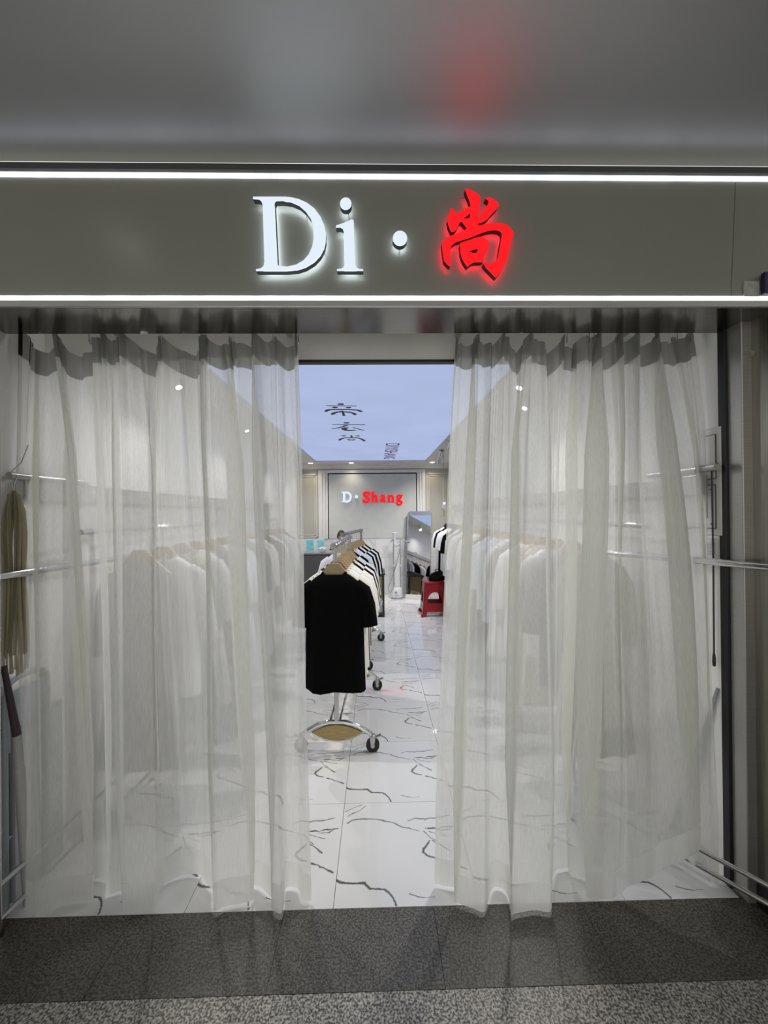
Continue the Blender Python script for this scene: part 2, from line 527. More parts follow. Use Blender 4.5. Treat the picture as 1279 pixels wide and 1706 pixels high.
def smooth_loop(pts, k=4):
    """Catmull-Rom through a closed 2D outline"""
    out = []
    n = len(pts)
    for i in range(n):
        p0, p1, p2, p3 = (Vector(pts[(i + j - 1) % n]) for j in range(4))
        a1, a2 = (p1 - p0), (p3 - p2)
        sharp = (p2 - p1).length > 90
        for s in range(1 if sharp else k):
            t = s / k
            q = 0.5 * ((2 * p1) + (p2 - p0) * t + (2 * p0 - 5 * p1 + 4 * p2 - p3) * t * t + (3 * p1 - p0 - 3 * p2 + p3) * t ** 3)
            out.append((q.x, q.y))
    return out


def ellipse(cx, cy, rx, ry, n=28):
    return [(cx + rx * math.cos(2 * math.pi * i / n), cy + ry * math.sin(2 * math.pi * i / n)) for i in range(n)]


ORD = ['first', 'second', 'third', 'fourth', 'fifth', 'sixth', 'seventh', 'eighth', 'ninth', 'tenth', 'eleventh', 'twelfth', 'thirteenth',
       'fourteenth', 'fifteenth', 'sixteenth', 'seventeenth', 'eighteenth', 'nineteenth', 'twentieth', 'twenty-first', 'twenty-second']
random.seed(4)

# ------------------------------------------------------------------ the shell
XL, XR, YF, YB, ZC = -1.56, 1.50, 1.675, 8.06, 2.60
HEAD_Y0, HEAD_Y1, HEAD_Z = 1.55, 1.75, 2.396
CEIL_Z = 2.965

# marble floor, each tile a piece of its own
fl = struct('floor', 'white veined marble tile floor inside the shop')
MB().box(XL - 0.1, XR + 0.1, YF, YB + 0.1, -0.06, -0.011).build('grout_bed', 'grout', fl)
T = 0.606
tile_meshes = {}
xs = [XL] + [x for x in (-0.192 + T * k for k in range(-3, 5)) if XL + 0.02 < x < XR - 0.02] + [XR]
ys = [YF] + [YF + 0.605 * k for k in range(1, 11)] + [YB]
for i in range(len(xs) - 1):
    for j in range(len(ys) - 1):
        w, h = xs[i + 1] - xs[i], ys[j + 1] - ys[j]
        if h < 0.02:
            continue
        key = (round(w, 3), round(h, 3))
        if key not in tile_meshes:
            me = MB().bevel_box(-w / 2 + 0.0011, w / 2 - 0.0011, -h / 2 + 0.0011, h / 2 - 0.0011, -0.012, 0.0, 0.0009).mesh('tile')
            tile_meshes[key] = me
        link('tile', tile_meshes[key], 'marble', fl, ((xs[i] + xs[i + 1]) / 2, (ys[j] + ys[j + 1]) / 2, 0))

# granite pavement of the arcade
pv = struct('floor_arcade', 'speckled granite paving in front of the shop, dark border course and grey field')
MB().box(-4, 4, -4, YF, -0.06, -0.012).build('mortar_bed', 'grout', pv)
gm = {}


def slab(x0, x1, y0, y1, m, z=0.0):
    key = (round(x1 - x0, 3), round(y1 - y0, 3), m)
    if key not in gm:
        w, h = x1 - x0, y1 - y0
        gm[key] = MB().bevel_box(-w / 2 + 0.0007, w / 2 - 0.0007, -h / 2 + 0.0007, h / 2 - 0.0007, -0.013, 0, 0.0008).mesh('slab')
    link('slab', gm[key], m, pv, ((x0 + x1) / 2, (y0 + y1) / 2, z))


for k in range(-4, 5):
    slab(-0.39 + 0.61 * k, -0.39 + 0.61 * (k + 1), 1.383, YF, 'granite_dark', -0.001)
for r in range(4):
    for k in range(-4, 5):
        slab(-0.36 + 0.61 * k, -0.36 + 0.61 * (k + 1), 1.383 - 0.61 * (r + 1), 1.383 - 0.61 * r, 'granite_light', -0.0012)

# side and back walls
wl = struct('wall_left', 'white painted left side wall of the shop')
MB().box(XL - 0.12, XL, 1.62, YB + 0.12, 0, ZC + 0.1).build('plaster', 'white_wall', wl)
wr = struct('wall_right', 'white painted right side wall of the shop')
MB().box(XR, XR + 0.12, 1.745, YB + 0.12, 0, ZC + 0.1).build('plaster', 'white_wall', wr)

wb = struct('wall_back', 'panelled back wall of the shop with marble wainscot')
MB().box(XL, XR, YB, YB + 0.12, 0, ZC + 0.1).build('plaster', 'beige', wb)
zt = 1.125
MB().box(XL, XR, YB - 0.010, YB, 0, zt).build('wainscot_bed', 'grout', wb)
for r in range(3):
    for k in range(4):
        w = (XR - XL) / 4
        z0, z1 = r * zt / 3, (r + 1) * zt / 3
        key = ('w', 0)
        if key not in tile_meshes:
            tile_meshes[key] = MB().bevel_box(-w / 2 + 0.0015, w / 2 - 0.0015, -0.011, 0.0, -zt / 6 + 0.0015, zt / 6 - 0.0015, 0.0015).mesh('wall_tile')
        link('wall_tile', tile_meshes[key], 'wall_marble', wb, (XL + w * (k + 0.5), YB - 0.0095, (z0 + z1) / 2))
PL, PR = at(547, 850, YB).x, at(694, 850, YB).x
PT = at(620, 789, YB).z
MB().bevel_box(PL + 0.012, PR - 0.012, YB - 0.03, YB, zt, PT - 0.012, 0.003).build('feature_panel', 'back_paint', wb)
for x0, x1, z0, z1 in ((PL - 0.006, PL + 0.012, zt, PT), (PR - 0.012, PR + 0.006, zt, PT), (PL - 0.006, PR + 0.006, PT - 0.012, PT + 0.006)):
    MB().box(x0, x1, YB - 0.024, YB, z0, z1).build('panel_frame', 'black', wb)  # black frame line round the feature panel
for x0, x1 in ((PL - 0.19, PL - 0.006), (PR + 0.006, PR + 0.17)):
    MB().bevel_box(x0, x1, YB - 0.04, YB, zt, PT + 0.07, 0.006).build('pilaster', 'trim', wb)
    for q in (0.3, 0.62):
        xm = x0 + (x1 - x0) * q
        MB().bevel_box(xm, xm + 0.022, YB - 0.055, YB - 0.035, zt, PT + 0.06, 0.006).build('moulding', 'trim', wb)
MB().bevel_box(PL - 0.19, PR + 0.17, YB - 0.045, YB, PT + 0.012, PT + 0.075, 0.006).build('lintel_moulding', 'trim', wb)
for x0, x1 in ((XL, PL - 0.19), (PR + 0.17, XR)):
    for d, t in ((0.03, 0.016), (0.07, 0.010)):
        a, b, c, e = x0 + d, x1 - d, zt + d, PT + 0.03 - d
        for bx in ((a, b, e - t, e), (a, b, c, c + t), (a, a + t, c, e), (b - t, b, c, e)):
            MB().box(bx[0], bx[1], YB - 0.014, YB, bx[2], bx[3]).build('moulding', 'trim', wb)
cm = MB()
cm.prism([(XL, YB, ZC), (XL, YB - 0.10, ZC), (XL, YB - 0.085, ZC - 0.03), (XL, YB - 0.04, ZC - 0.06), (XL, YB - 0.025, ZC - 0.10), (XL, YB, ZC - 0.10)], (XR - XL, 0, 0))
cm.build('cornice', 'trim', wb)

# shop ceiling: gypsum border round a recessed light box
LX0, LX1, LY0, LY1 = -1.13, 0.945, 2.25, 7.62
ce = struct('ceiling', 'white gypsum ceiling border inside the shop')
for x0, x1, y0, y1 in ((XL, LX0, 1.975, YB), (LX1, XR, 1.975, YB), (LX0, LX1, 1.975, LY0), (LX0, LX1, LY1, YB)):
    MB().box(x0, x1, y0, y1, ZC, ZC + 0.1).build('border', 'gypsum', ce)
for x0, x1, y0, y1 in ((LX0, LX0 + 0.012, LY0, LY1), (LX1 - 0.012, LX1, LY0, LY1), (LX0, LX1, LY1 - 0.012, LY1), (LX0, LX1, LY0, LY0 + 0.012)):
    MB().box(x0, x1, y0, y1, ZC - 0.006, ZC + 0.03).build('light_box_edge', 'alu', ce)
lb = thing('ceiling_light_box', 'large glowing pale blue light box ceiling with printed characters', 'ceiling light', (0, 0, ZC + 0.012))
MB().box(LX0 + 0.012, LX1 - 0.012, LY0 + 0.012, LY1 - 0.012, 0, 0.02).build('film', 'lightbox', lb)

# the printed characters on the light box (traced outlines laid on the film)
zc = ZC + 0.0105


def to_ceiling(u, v, s=7.994, ox=530, oy=660):
    return at_plane(ox + u / s, oy + v / s, Vector((0, 0, zc)), Vector((0, 0, 1)))


CH = {
    'printed_character': [
        [ellipse(300, 106, 45, 11), [(95, 122), (300, 126), (510, 128), (510, 134), (300, 133), (130, 131)], ellipse(222, 150, 40, 10), ellipse(403, 152, 40, 9),
         [(80, 200), (95, 182), (150, 171), (300, 168), (420, 171), (520, 178), (570, 188), (596, 205), (575, 211), (540, 204), (510, 190), (420, 184), (300, 182), (170, 185), (140, 193), (115, 206), (88, 208)],
         [(165, 240), (175, 225), (215, 210), (300, 198), (320, 190), (345, 203), (430, 208), (480, 220), (512, 238), (500, 253), (475, 251), (455, 235), (430, 222), (345, 214), (362, 262), (325, 262), (312, 214), (260, 217), (235, 228), (215, 242), (185, 248)]],
        [ellipse(376, 355, 42, 9), [(187, 374), (320, 374), (625, 376), (625, 383), (320, 381), (187, 380)],
         [(400, 384), (335, 388), (325, 400), (260, 418), (178, 433), (178, 438), (270, 426), (350, 406), (400, 388)],
         [(303, 436), (318, 422), (345, 416), (415, 416), (385, 430), (378, 440), (395, 449), (450, 450), (500, 446), (508, 453), (470, 460), (410, 463), (360, 460), (325, 450)],
         [(445, 414), (480, 416), (510, 426), (560, 440), (622, 452), (600, 455), (560, 449), (500, 430)]],
        [ellipse(340, 528, 32, 7), ellipse(526, 530, 32, 6), [(425, 522), (452, 520), (462, 548), (434, 548)],
         [(265, 580), (285, 565), (350, 551), (440, 547), (530, 551), (590, 566), (632, 590), (625, 600), (595, 598), (572, 578), (530, 562), (440, 557), (350, 561), (312, 575), (303, 588), (275, 591)],
         ellipse(440, 579, 56, 11), ellipse(440, 579, 36, 6)]],
}
for loops in CH['printed_character']:
    mb = MB()
    groups_ = [[lp_] for lp_ in loops]
    if len(loops) == 6 and loops is CH['printed_character'][2]:
        groups_ = [[lp_] for lp_ in loops[:4]] + [loops[4:]]          # the ring keeps its hole
    for g_ in groups_:
        fr, bk, faces, sides, n = outline_mesh('printed_character', g_, (0, 0, -0.0015), to_ceiling)
        mb.add([p - Vector((0, 0, ZC + 0.012)) for p in fr + bk], faces + [tuple(i + n for i in f) for f in faces] + sides)
    mb.build('printed_character', 'ink', lb)


def text_mesh(body, size, thick):
    cu = bpy.data.curves.new('t', 'FONT')
    cu.body = body
    cu.size = size
    cu.extrude = thick
    ob = bpy.data.objects.new('t', cu)
    C.objects.link(ob)
    me = bpy.data.meshes.new_from_object(ob.evaluated_get(bpy.context.evaluated_depsgraph_get()))
    bpy.data.objects.remove(ob)
    bpy.data.curves.remove(cu)
    me.materials.clear()
    return me


tx = link('printed_lettering', text_mesh('DIYISHANG', 0.29, 0.0008), 'magenta', lb)
tx_w = max(v.co.x for v in tx.data.vertices)
p0 = at_plane(644, 738.5, Vector((0, 0, zc)), Vector((0, 0, 1)))
k = 1.65 / tx_w
tx.matrix_local = Matrix(((0, 1, 0, p0.x - 0.01), (k, 0, 0, p0.y), (0, 0, -1, -0.0025), (0, 0, 0, 1)))

# bulkhead above the entrance, behind the curtains
bz = at(628, 604, 1.95).z
bu = struct('wall_bulkhead', 'grey bulkhead board above the entrance, behind the curtain rail')
MB().box(XL, XR, 1.95, 1.975, bz + 0.012, ZC + 0.1).build('board', 'bulkhead', bu)
MB().bevel_box(XL, XR, 1.944, 1.981, bz, bz + 0.013, 0.002).build('edge_strip', 'black', bu)

# arcade ceiling
ac = struct('ceiling_arcade', 'satin grey metal ceiling of the arcade, mirroring the lit sign')
MB().box(-4, 4, -1.0, HEAD_Y0 + 0.01, CEIL_Z, CEIL_Z + 0.03).build('metal_sheet', 'ceiling_metal', ac)

MB().lathe([(0.062, 0.0), (0.062, -0.004), (0.050, -0.006), (0.048, 0.0)], (-1.28, 0.87, CEIL_Z), 20).build('downlight_ring', 'white_plastic', ac, smooth=True)
MB().lathe([(0.047, -0.003), (0.047, -0.002)], (-1.28, 0.87, CEIL_Z), 20).build('downlight_lens', 'arcade_lamp', ac)

# piers either side of the entrance
pr = struct('wall_pier_right', 'brushed steel clad pier on the right of the entrance')
MB().box(1.553, 2.6, -0.2, 1.66, 0, HEAD_Z + 0.02).build('cladding', 'steel_dark', pr)
MB().bevel_box(1.511, 1.62, 1.645, 1.715, 0, HEAD_Z + 0.02, 0.004).build('corner_profile', 'steel', pr)
MB().bevel_box(1.497, 1.513, 1.712, 1.748, 0, HEAD_Z + 0.02, 0.003).build('rubber_seal', 'black', pr)
MB().bevel_box(1.545, 1.556, -0.2, 1.645, 0, 0.10, 0.003).build('kick_plate', 'black', pr)
# torn protective film near the head of the pier and a small sticker
for pts in (((1234, 566), (1250, 560), (1246, 572), (1238, 583)), ((1241, 584), (1257, 584), (1256, 592), (1250, 597), (1246, 612), (1241, 610))):
    o3 = [at_plane(a, b, Vector((1.5505, 0, 0)), Vector((1, 0, 0))) for a, b in pts]
    MB().prism(o3, (0.002, 0, 0)).build('film_scrap', 'film', pr)
o3 = [at_plane(a, b, Vector((1.551, 0, 0)), Vector((1, 0, 0))) for a, b in ((1238, 1047), (1249, 1050), (1254, 1056), (1253, 1070), (1244, 1074), (1238, 1072))]
MB().prism(o3, (0.002, 0, 0)).build('sticker', 'paper', pr)
pl = struct('wall_pier_left', 'steel edged pier on the left of the entrance')
MB().box(-2.6, -1.545, -0.2, 1.60, 0, HEAD_Z + 0.02).build('cladding', 'steel_dark', pl)
MB().bevel_box(-1.62, -1.530, 1.585, 1.62, 0, HEAD_Z + 0.02, 0.004).build('corner_profile', 'steel', pl)

# ------------------------------------------------------------------ sign box over the entrance
sb = thing('shop_sign_box', 'olive grey sign fascia with two white light strips over the entrance', 'sign', (0, HEAD_Y0, HEAD_Z))
YS0 = HEAD_Y0
LEAN = 0.030                                     # the fascia leans out a little at the top


def sign_point(px, py, off=0.0):
    z0, z1 = 2.44, 2.92
    n = Vector((0, -(z1 - z0), -LEAN)).normalized()      # towards the viewer, slightly down
    p = Vector((0, YS0, z0)) + n * off
    return at_plane(px, py, p, n), n


def sbm(mb, name, m, smooth=False):
    mb.v = [(x, y - HEAD_Y0, z - HEAD_Z) for x, y, z in mb.v]
    return mb.build(name, m, sb, smooth=smooth)


zA, zB = HEAD_Z + 0.022, at(640, 298, YS0 - 0.03).z + 0.035
fa = MB()
XJ = sign_point(1221, 400)[0].x
for x0, x1 in ((-2.9, XJ - 0.0012), (XJ + 0.0012, 2.9)):
    y_of = lambda z: YS0 - LEAN * (z - 2.44) / 0.48
    sbm(MB().prism([(x0, y_of(zA), zA), (x0, y_of(zB), zB), (x0, HEAD_Y1, zB), (x0, HEAD_Y1, zA)], (x1 - x0, 0, 0)), 'fascia_panel', 'fascia')


def strip(pyl, pyr, half, name):
    a, n = sign_point(0, pyl, 0.006)
    b, _ = sign_point(1279, pyr, 0.006)
    zm = (a.z + b.z) / 2
    ym = y_of(zm)
    upv = Vector((0, -LEAN / 0.48, 1)).normalized()
    for x0, x1 in ((-2.9, 2.9),):
        c = Vector((x0, ym, zm))
        h = upv * half
        sbm(MB().prism([c - h + n * 0.007, c - h * 0.5 + n * 0.011, c + h * 0.5 + n * 0.011, c + h + n * 0.007, c + h - n * 0.002, c - h - n * 0.002], (x1 - x0, 0, 0)), name, 'led')
    return zm


z_top = strip(288.5, 298, 0.0075, 'light_strip')
z_bot = strip(497.5, 499, 0.0125, 'light_strip')
# steel rails that hold the strips, the lip and the polished soffit
sbm(MB().bevel_box(-2.9, 2.9, y_of(z_top) - 0.010, y_of(z_top) + 0.01, z_top + 0.016, z_top + 0.042, 0.003), 'top_rail', 'seam')
sbm(MB().bevel_box(-2.9, 2.9, YS0 - 0.024, YS0 + 0.01, HEAD_Z, z_bot - 0.0145, 0.003), 'bottom_lip', 'steel')
sbm(MB().box(-2.9, 2.9, YS0 - 0.015, HEAD_Y1, HEAD_Z - 0.0005, HEAD_Z + 0.02), 'soffit', 'soffit')

LETTERS = [
    ('sign_letter_d', 'glowing white capital letter D on the sign fascia', 'white', 4.568, 410, 310, [
        [(52, 80), (300, 80), (345, 85), (400, 98), (460, 125), (520, 170), (565, 232), (594, 300), (606, 360), (606, 420), (594, 475), (566, 530), (520, 580), (455, 620), (390, 641), (310, 648), (75, 648), (75, 632), (108, 626), (130, 610), (138, 580), (126, 150), (117, 118), (98, 103), (52, 100)],
        [(215, 128), (225, 116), (275, 114), (345, 124), (405, 150), (455, 195), (492, 250), (511, 320), (513, 400), (502, 460), (475, 520), (435, 565), (380, 597), (310, 612), (245, 606), (238, 590)]]),
    ('sign_letter_i', 'glowing white small letter i on the sign fascia', 'white', 4.568, 410, 310, [
        ellipse(757, 133, 44, 47),
        [(683, 300), (740, 280), (805, 252), (818, 262), (831, 600), (840, 622), (862, 630), (890, 632), (890, 647), (690, 647), (690, 632), (720, 628), (740, 618), (747, 600), (742, 345), (735, 325), (715, 316), (683, 318)]]),
    ('sign_dot', 'glowing white round dot between the letters on the sign fascia', 'white', 4.568, 410, 310, [ellipse(1170, 397, 55, 58)]),
    ('sign_character', 'glowing red brush-style Chinese character on the sign fascia', 'red', 8.527, 720, 305, [
        smooth_loop([(470, 75), (520, 85), (600, 125), (660, 165), (683, 205), (680, 260), (668, 340), (657, 420), (655, 472), (680, 462), (712, 410), (765, 340), (792, 290), (795, 255), (775, 237), (750, 222), (800, 200), (850, 215), (910, 255), (943, 300), (930, 345), (880, 400), (830, 450), (780, 510), (720, 550), (655, 572),
                     (660, 600), (720, 588), (800, 572), (900, 568), (1000, 572), (1060, 595), (1110, 640), (1155, 705), (1150, 750), (1125, 800), (1110, 860), (1090, 960), (1065, 1060), (1035, 1150), (990, 1240), (950, 1290), (905, 1338), (870, 1310), (800, 1240), (745, 1180), (725, 1132),
                     (800, 1140), (870, 1125), (910, 1090), (940, 1020), (955, 930), (975, 820), (990, 740), (975, 695), (930, 672), (850, 666), (770, 682), (680, 712), (600, 747), (500, 785), (400, 815), (340, 835), (295, 862), (265, 905), (250, 960), (256, 1060), (262, 1160), (245, 1180), (200, 1140), (165, 1090), (150, 1000), (140, 900), (140, 840),
                     (180, 790), (240, 757), (330, 725), (400, 692), (485, 655), (455, 590), (408, 545), (380, 580), (350, 640), (310, 682), (275, 692), (250, 650), (225, 580), (215, 510), (235, 450), (255, 375), (285, 360), (315, 385), (332, 428), (380, 412), (450, 372), (540, 330), (530, 260), (500, 180), (472, 115)], 3),
        [(440, 497), (500, 460), (540, 418), (526, 512)],
        smooth_loop([(398, 850), (500, 815), (600, 782), (680, 762), (740, 780), (790, 820), (812, 865), (800, 920), (770, 980), (738, 1050), (724, 1112), (680, 1121), (600, 1122), (540, 1150), (500, 1185), (470, 1150), (430, 1080), (405, 1000), (398, 920)], 3),
        [(512, 968), (580, 945), (650, 930), (620, 1003), (560, 985)]]),
]
for nm, lab, colr, s, ox, oy, loops in LETTERS:
    off_face, side_d, gap = 0.046, 0.026, 0.020
    nrm = sign_point(640, 400)[1]
    fr, bk, faces, sides, n = outline_mesh(nm, loops, -nrm * side_d, lambda u, v: sign_point(ox + u / s, oy + v / s, off_face)[0])
    cen = sum(fr, Vector()) / n
    root = thing(nm, lab, 'sign letter', cen)
    loc = [p - cen for p in fr]
    MB().add(loc, faces).build('lit_face', 'letter_' + colr, root)
    locb = [p - cen for p in bk]
    MB().add([p - nrm * 0.0006 for p in loc] + locb, sides).build('return_edge', 'letter_side' if colr == 'white' else 'letter_side_red', root)
    MB().add([p + nrm * 0.0006 for p in locb], faces).build('back_glow', 'halo_' + colr, root)
    for q in range(0, 4):
        b0 = locb[(q * n) // 4]
        MB().tube([b0 * 0.97, b0 * 0.97 - nrm * (gap + 0.002)], 0.002, 6).build('stud', 'chrome', root)

# small purple neighbour plaque standing on the lower strip at the right end
pq = thing('plaque', 'small dark purple plaque with thin white border at right end of sign', 'plaque', sign_point(1285, 472, 0.02)[0])
pc = pq.location.copy()
a0, _ = sign_point(1269, 491, 0.02)
a1, _ = sign_point(1269, 454, 0.02)
hh, wd0 = (a1.z - a0.z), 0.14
x0 = a0.x
MB().bevel_box(x0 - pc.x, x0 + wd0 - pc.x, -0.01, 0.008, a0.z - pc.z, a1.z - pc.z, 0.003).build('board', 'purple', pq)
for bx in ((0.012, 0.128, 0.012, 0.0136), (0.012, 0.128, hh - 0.0176, hh - 0.016), (0.012, 0.0136, 0.012, hh - 0.016), (0.1264, 0.128, 0.012, hh - 0.016)):
    MB().box(x0 + bx[0] - pc.x, x0 + bx[1] - pc.x, -0.0112, -0.0095, a0.z + bx[2] - pc.z, a0.z + bx[3] - pc.z).build('border_line', 'paper', pq)
MB().box(x0 + 0.016 - pc.x, x0 + 0.030 - pc.x, -0.0112, -0.0095, a0.z + 0.036 - pc.z, a0.z + 0.047 - pc.z).build('white_mark', 'paper', pq)
MB().box(x0 - 0.058 - pc.x, x0 - pc.x, 0.013, 0.0185, a0.z - pc.z, a0.z + 0.058 - pc.z).build('clear_tape', 'film', pq)

# ------------------------------------------------------------------ curtains
def catmull(pts, k):
    out = []
    n = len(pts)
    for i in range(n - 1):
        p0, p1, p2, p3 = pts[max(i - 1, 0)], pts[i], pts[i + 1], pts[min(i + 2, n - 1)]
        for s in range(k):
            t = s / k
            out.append(0.5 * ((2 * p1) + (p2 - p0) * t + (2 * p0 - 5 * p1 + 4 * p2 - p3) * t * t + (3 * p1 - p0 - 3 * p2 + p3) * t ** 3))
    out.append(pts[-1])
    return out


def floor_pt(px, py, z=0.012):
    return at_plane(px, py, Vector((0, 0, z)), Vector((0, 0, 1)))


Y_RAIL = 1.815


def curtain(name, label, hem, top_l, top_r, hooks, seed, bulge, folds):
    rnd = random.Random(seed)
    ctrl = []
    for h in hem:
        ctrl.append(floor_pt(h[0], h[1]) if len(h) == 2 else at(h[0], h[1], h[2]))
    bot = catmull(ctrl, 24)
    arc = [0.0]
    for a, b in zip(bot, bot[1:]):
        arc.append(arc[-1] + math.hypot(b.x - a.x, b.y - a.y))
    total = arc[-1]
    xa, xb = at(top_l, 556, Y_RAIL).x, at(top_r, 556, Y_RAIL).x
    hk = [at(h, 556, Y_RAIL).x for h in hooks]
    ym = sum(p.y for p in bot) / len(bot)
    NV = 64
    zt0 = at(628, 556, Y_RAIL).z + 0.006
    rows = []
    ph = [rnd.uniform(0, 6.28) for _ in range(8)]
    for i, b in enumerate(bot):
        s = arc[i] / total
        xt = xa + (xb - xa) * s
        lo = max([h for h in hk if h <= xt + 1e-6], default=xa)
        hi = min([h for h in hk if h > xt + 1e-6], default=xb)
        span = max(hi - lo, 1e-4)
        u = (xt - lo) / span
        sag = 0.0 if hi == lo else 4 * u * (1 - u) * min(0.075, span * 0.50)
        near = min(abs(xt - h) for h in hk)
        pleat = math.exp(-(near / 0.018) ** 2)
        yt = Y_RAIL + 0.28 * (b.y - ym) - 0.012 * math.sin(s * 46 + ph[0]) + pleat * 0.018 * math.sin(xt * 420) + sag * 0.5
        row = []
        zb = max(b.z, 0.008)
        for j in range(NV + 1):
            v = j / NV
            zz_top = zt0 - sag
            w = 1 - (1 - v) ** 1.35
            x = xt + (b.x - xt) * w
            y = yt + (b.y - yt) * w
            z = zz_top + (zb - zz_top) * v
            g = (1 - v) ** 1.4 * 0.020 + 0.004
            y += g * math.sin(s * total * 46 + ph[1] + 0.5 * v) + 0.5 * g * math.sin(s * total * 97 + ph[2] - 1.2 * v) + 0.012 * math.sin(v * 5 + s * 17 + ph[3]) * math.sin(math.pi * v)
            fph = 2 * math.pi * folds * s + 1.3 * math.sin(2 * math.pi * 2.3 * s + ph[5]) + 0.8 * math.sin(2 * math.pi * 4.1 * s + ph[6]) + 0.35 * math.sin(1.7 * v + 9 * s)
            ends = min(1.0, s / 0.05, (1 - s) / 0.05)
            amp = ends * (0.55 + 0.45 * math.sin(2 * math.pi * 3.3 * s + ph[7])) * min(1.0, 0.35 + v * 3) * (1.0 if v < 0.75 else 1.0 - 0.55 * (v - 0.75) / 0.25)
            x += 0.070 * amp * math.sin(fph)
            y += 0.024 * amp * math.cos(fph)
            x += 0.006 * math.sin(v * 6.0 + s * 23 + ph[4]) * math.sin(math.pi * v) + bulge(s, v)
            x = max(min(x, XR - 0.03), XL + 0.04)
            y = min(y, 1.925)
            row.append(Vector((x, y, z)))
        rows.append(row)
    base = Vector(((xa + xb) / 2, Y_RAIL, 0))
    root = thing(name, label, 'curtain', base, group='sheer curtains at the entrance')
    J_TAPE, J_HEM = 3, NV - 3
    # finer rows near the top for the tape: tape covers rows 0..J_TAPE
    def part(nm, j0, j1, m):
        me = MB()
        k = j1 - j0 + 1
        me.v = [tuple(r[j] - base) for r in rows for j in range(j0, j1 + 1)]
        me.f = [(i * k + j, (i + 1) * k + j, (i + 1) * k + j + 1, i * k + j + 1) for i in range(len(rows) - 1) for j in range(k - 1)]
        o = me.build(nm, m, root)
        for p in o.data.polygons:
            p.use_smooth = True
        return o
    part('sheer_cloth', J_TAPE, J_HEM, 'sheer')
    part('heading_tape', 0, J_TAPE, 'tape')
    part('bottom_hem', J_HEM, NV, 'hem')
    for h in hk:
        mb = MB()
        zz = zt0 - base.z
        mb.tube([(h - base.x, 0.0, zz + 0.018), (h - base.x, -0.007, zz + 0.006), (h - base.x, -0.006, zz - 0.045), (h - base.x, 0.004, zz - 0.05), (h - base.x, 0.005, zz - 0.02)], 0.0018, 6)
        mb.build('curtain_hook', 'chrome', root)
    return root


HEM_L = [(43, 1508), (50, 1521), (75, 1522), (110, 1512), (152, 1496), (158, 1472), (174, 1463), (181, 1488), (203, 1484), (207, 1504), (216, 1523), (244, 1516), (264, 1484), (293, 1464), (325, 1459), (351, 1478), (356, 1510), (374, 1515), (406, 1502),
         (419, 1481), (438, 1475), (444, 1500), (471, 1520), (474, 1482), (488, 1477), (503, 1498), (519, 1499)]
HEM_R = [(724, 1473), (740, 1478), (756, 1482), (760, 1503), (778, 1511), (805, 1517), (817, 1502), (821, 1478), (833, 1486), (839, 1505), (856, 1521), (894, 1521), (914, 1511), (918, 1474), (931, 1447), (947, 1446), (972, 1470), (990, 1496), (1006, 1504), (1022, 1490),
         (1060, 1472, 1.66), (1100, 1452, 1.62), (1136, 1433, 1.60), (1161, 1408, 1.585), (1158, 1430, 1.645), (1163, 1452, 1.69), (1182, 1472, 1.73), (1206, 1484, 1.735)]
curtain('sheer_curtain', 'sheer white curtain covering the left half of the shop entrance', HEM_L, 30, 499, [32, 92, 150, 172, 205, 270, 345, 388, 428, 455, 497], 1, lambda s, v: 0.0, 10)
curtain('sheer_curtain', 'sheer white curtain on the right, its hem lifted by a chrome rack', HEM_R, 762, 1150, [764, 798, 838, 888, 944, 980, 988, 1026, 1056, 1092, 1126, 1148], 2, lambda s, v: 0.045 * max(0, s - 0.8) / 0.2 * math.sin(math.pi * min(1, v * 1.25)) ** 1 if v < 0.8 else 0.0, 9)

rl = thing('curtain_rail', 'slim aluminium curtain rail behind the sign soffit', 'curtain rail', (0, Y_RAIL, 2.445))
MB().bevel_box(XL + 0.005, XR - 0.005, -0.012, 0.012, 0, 0.018, 0.002).build('track', 'alu', rl)
for x in (-1.2, -0.4, 0.4, 1.2):
    MB().box(x - 0.012, x + 0.012, -0.015, 0.13, 0.018, 0.035).build('bracket', 'alu', rl)

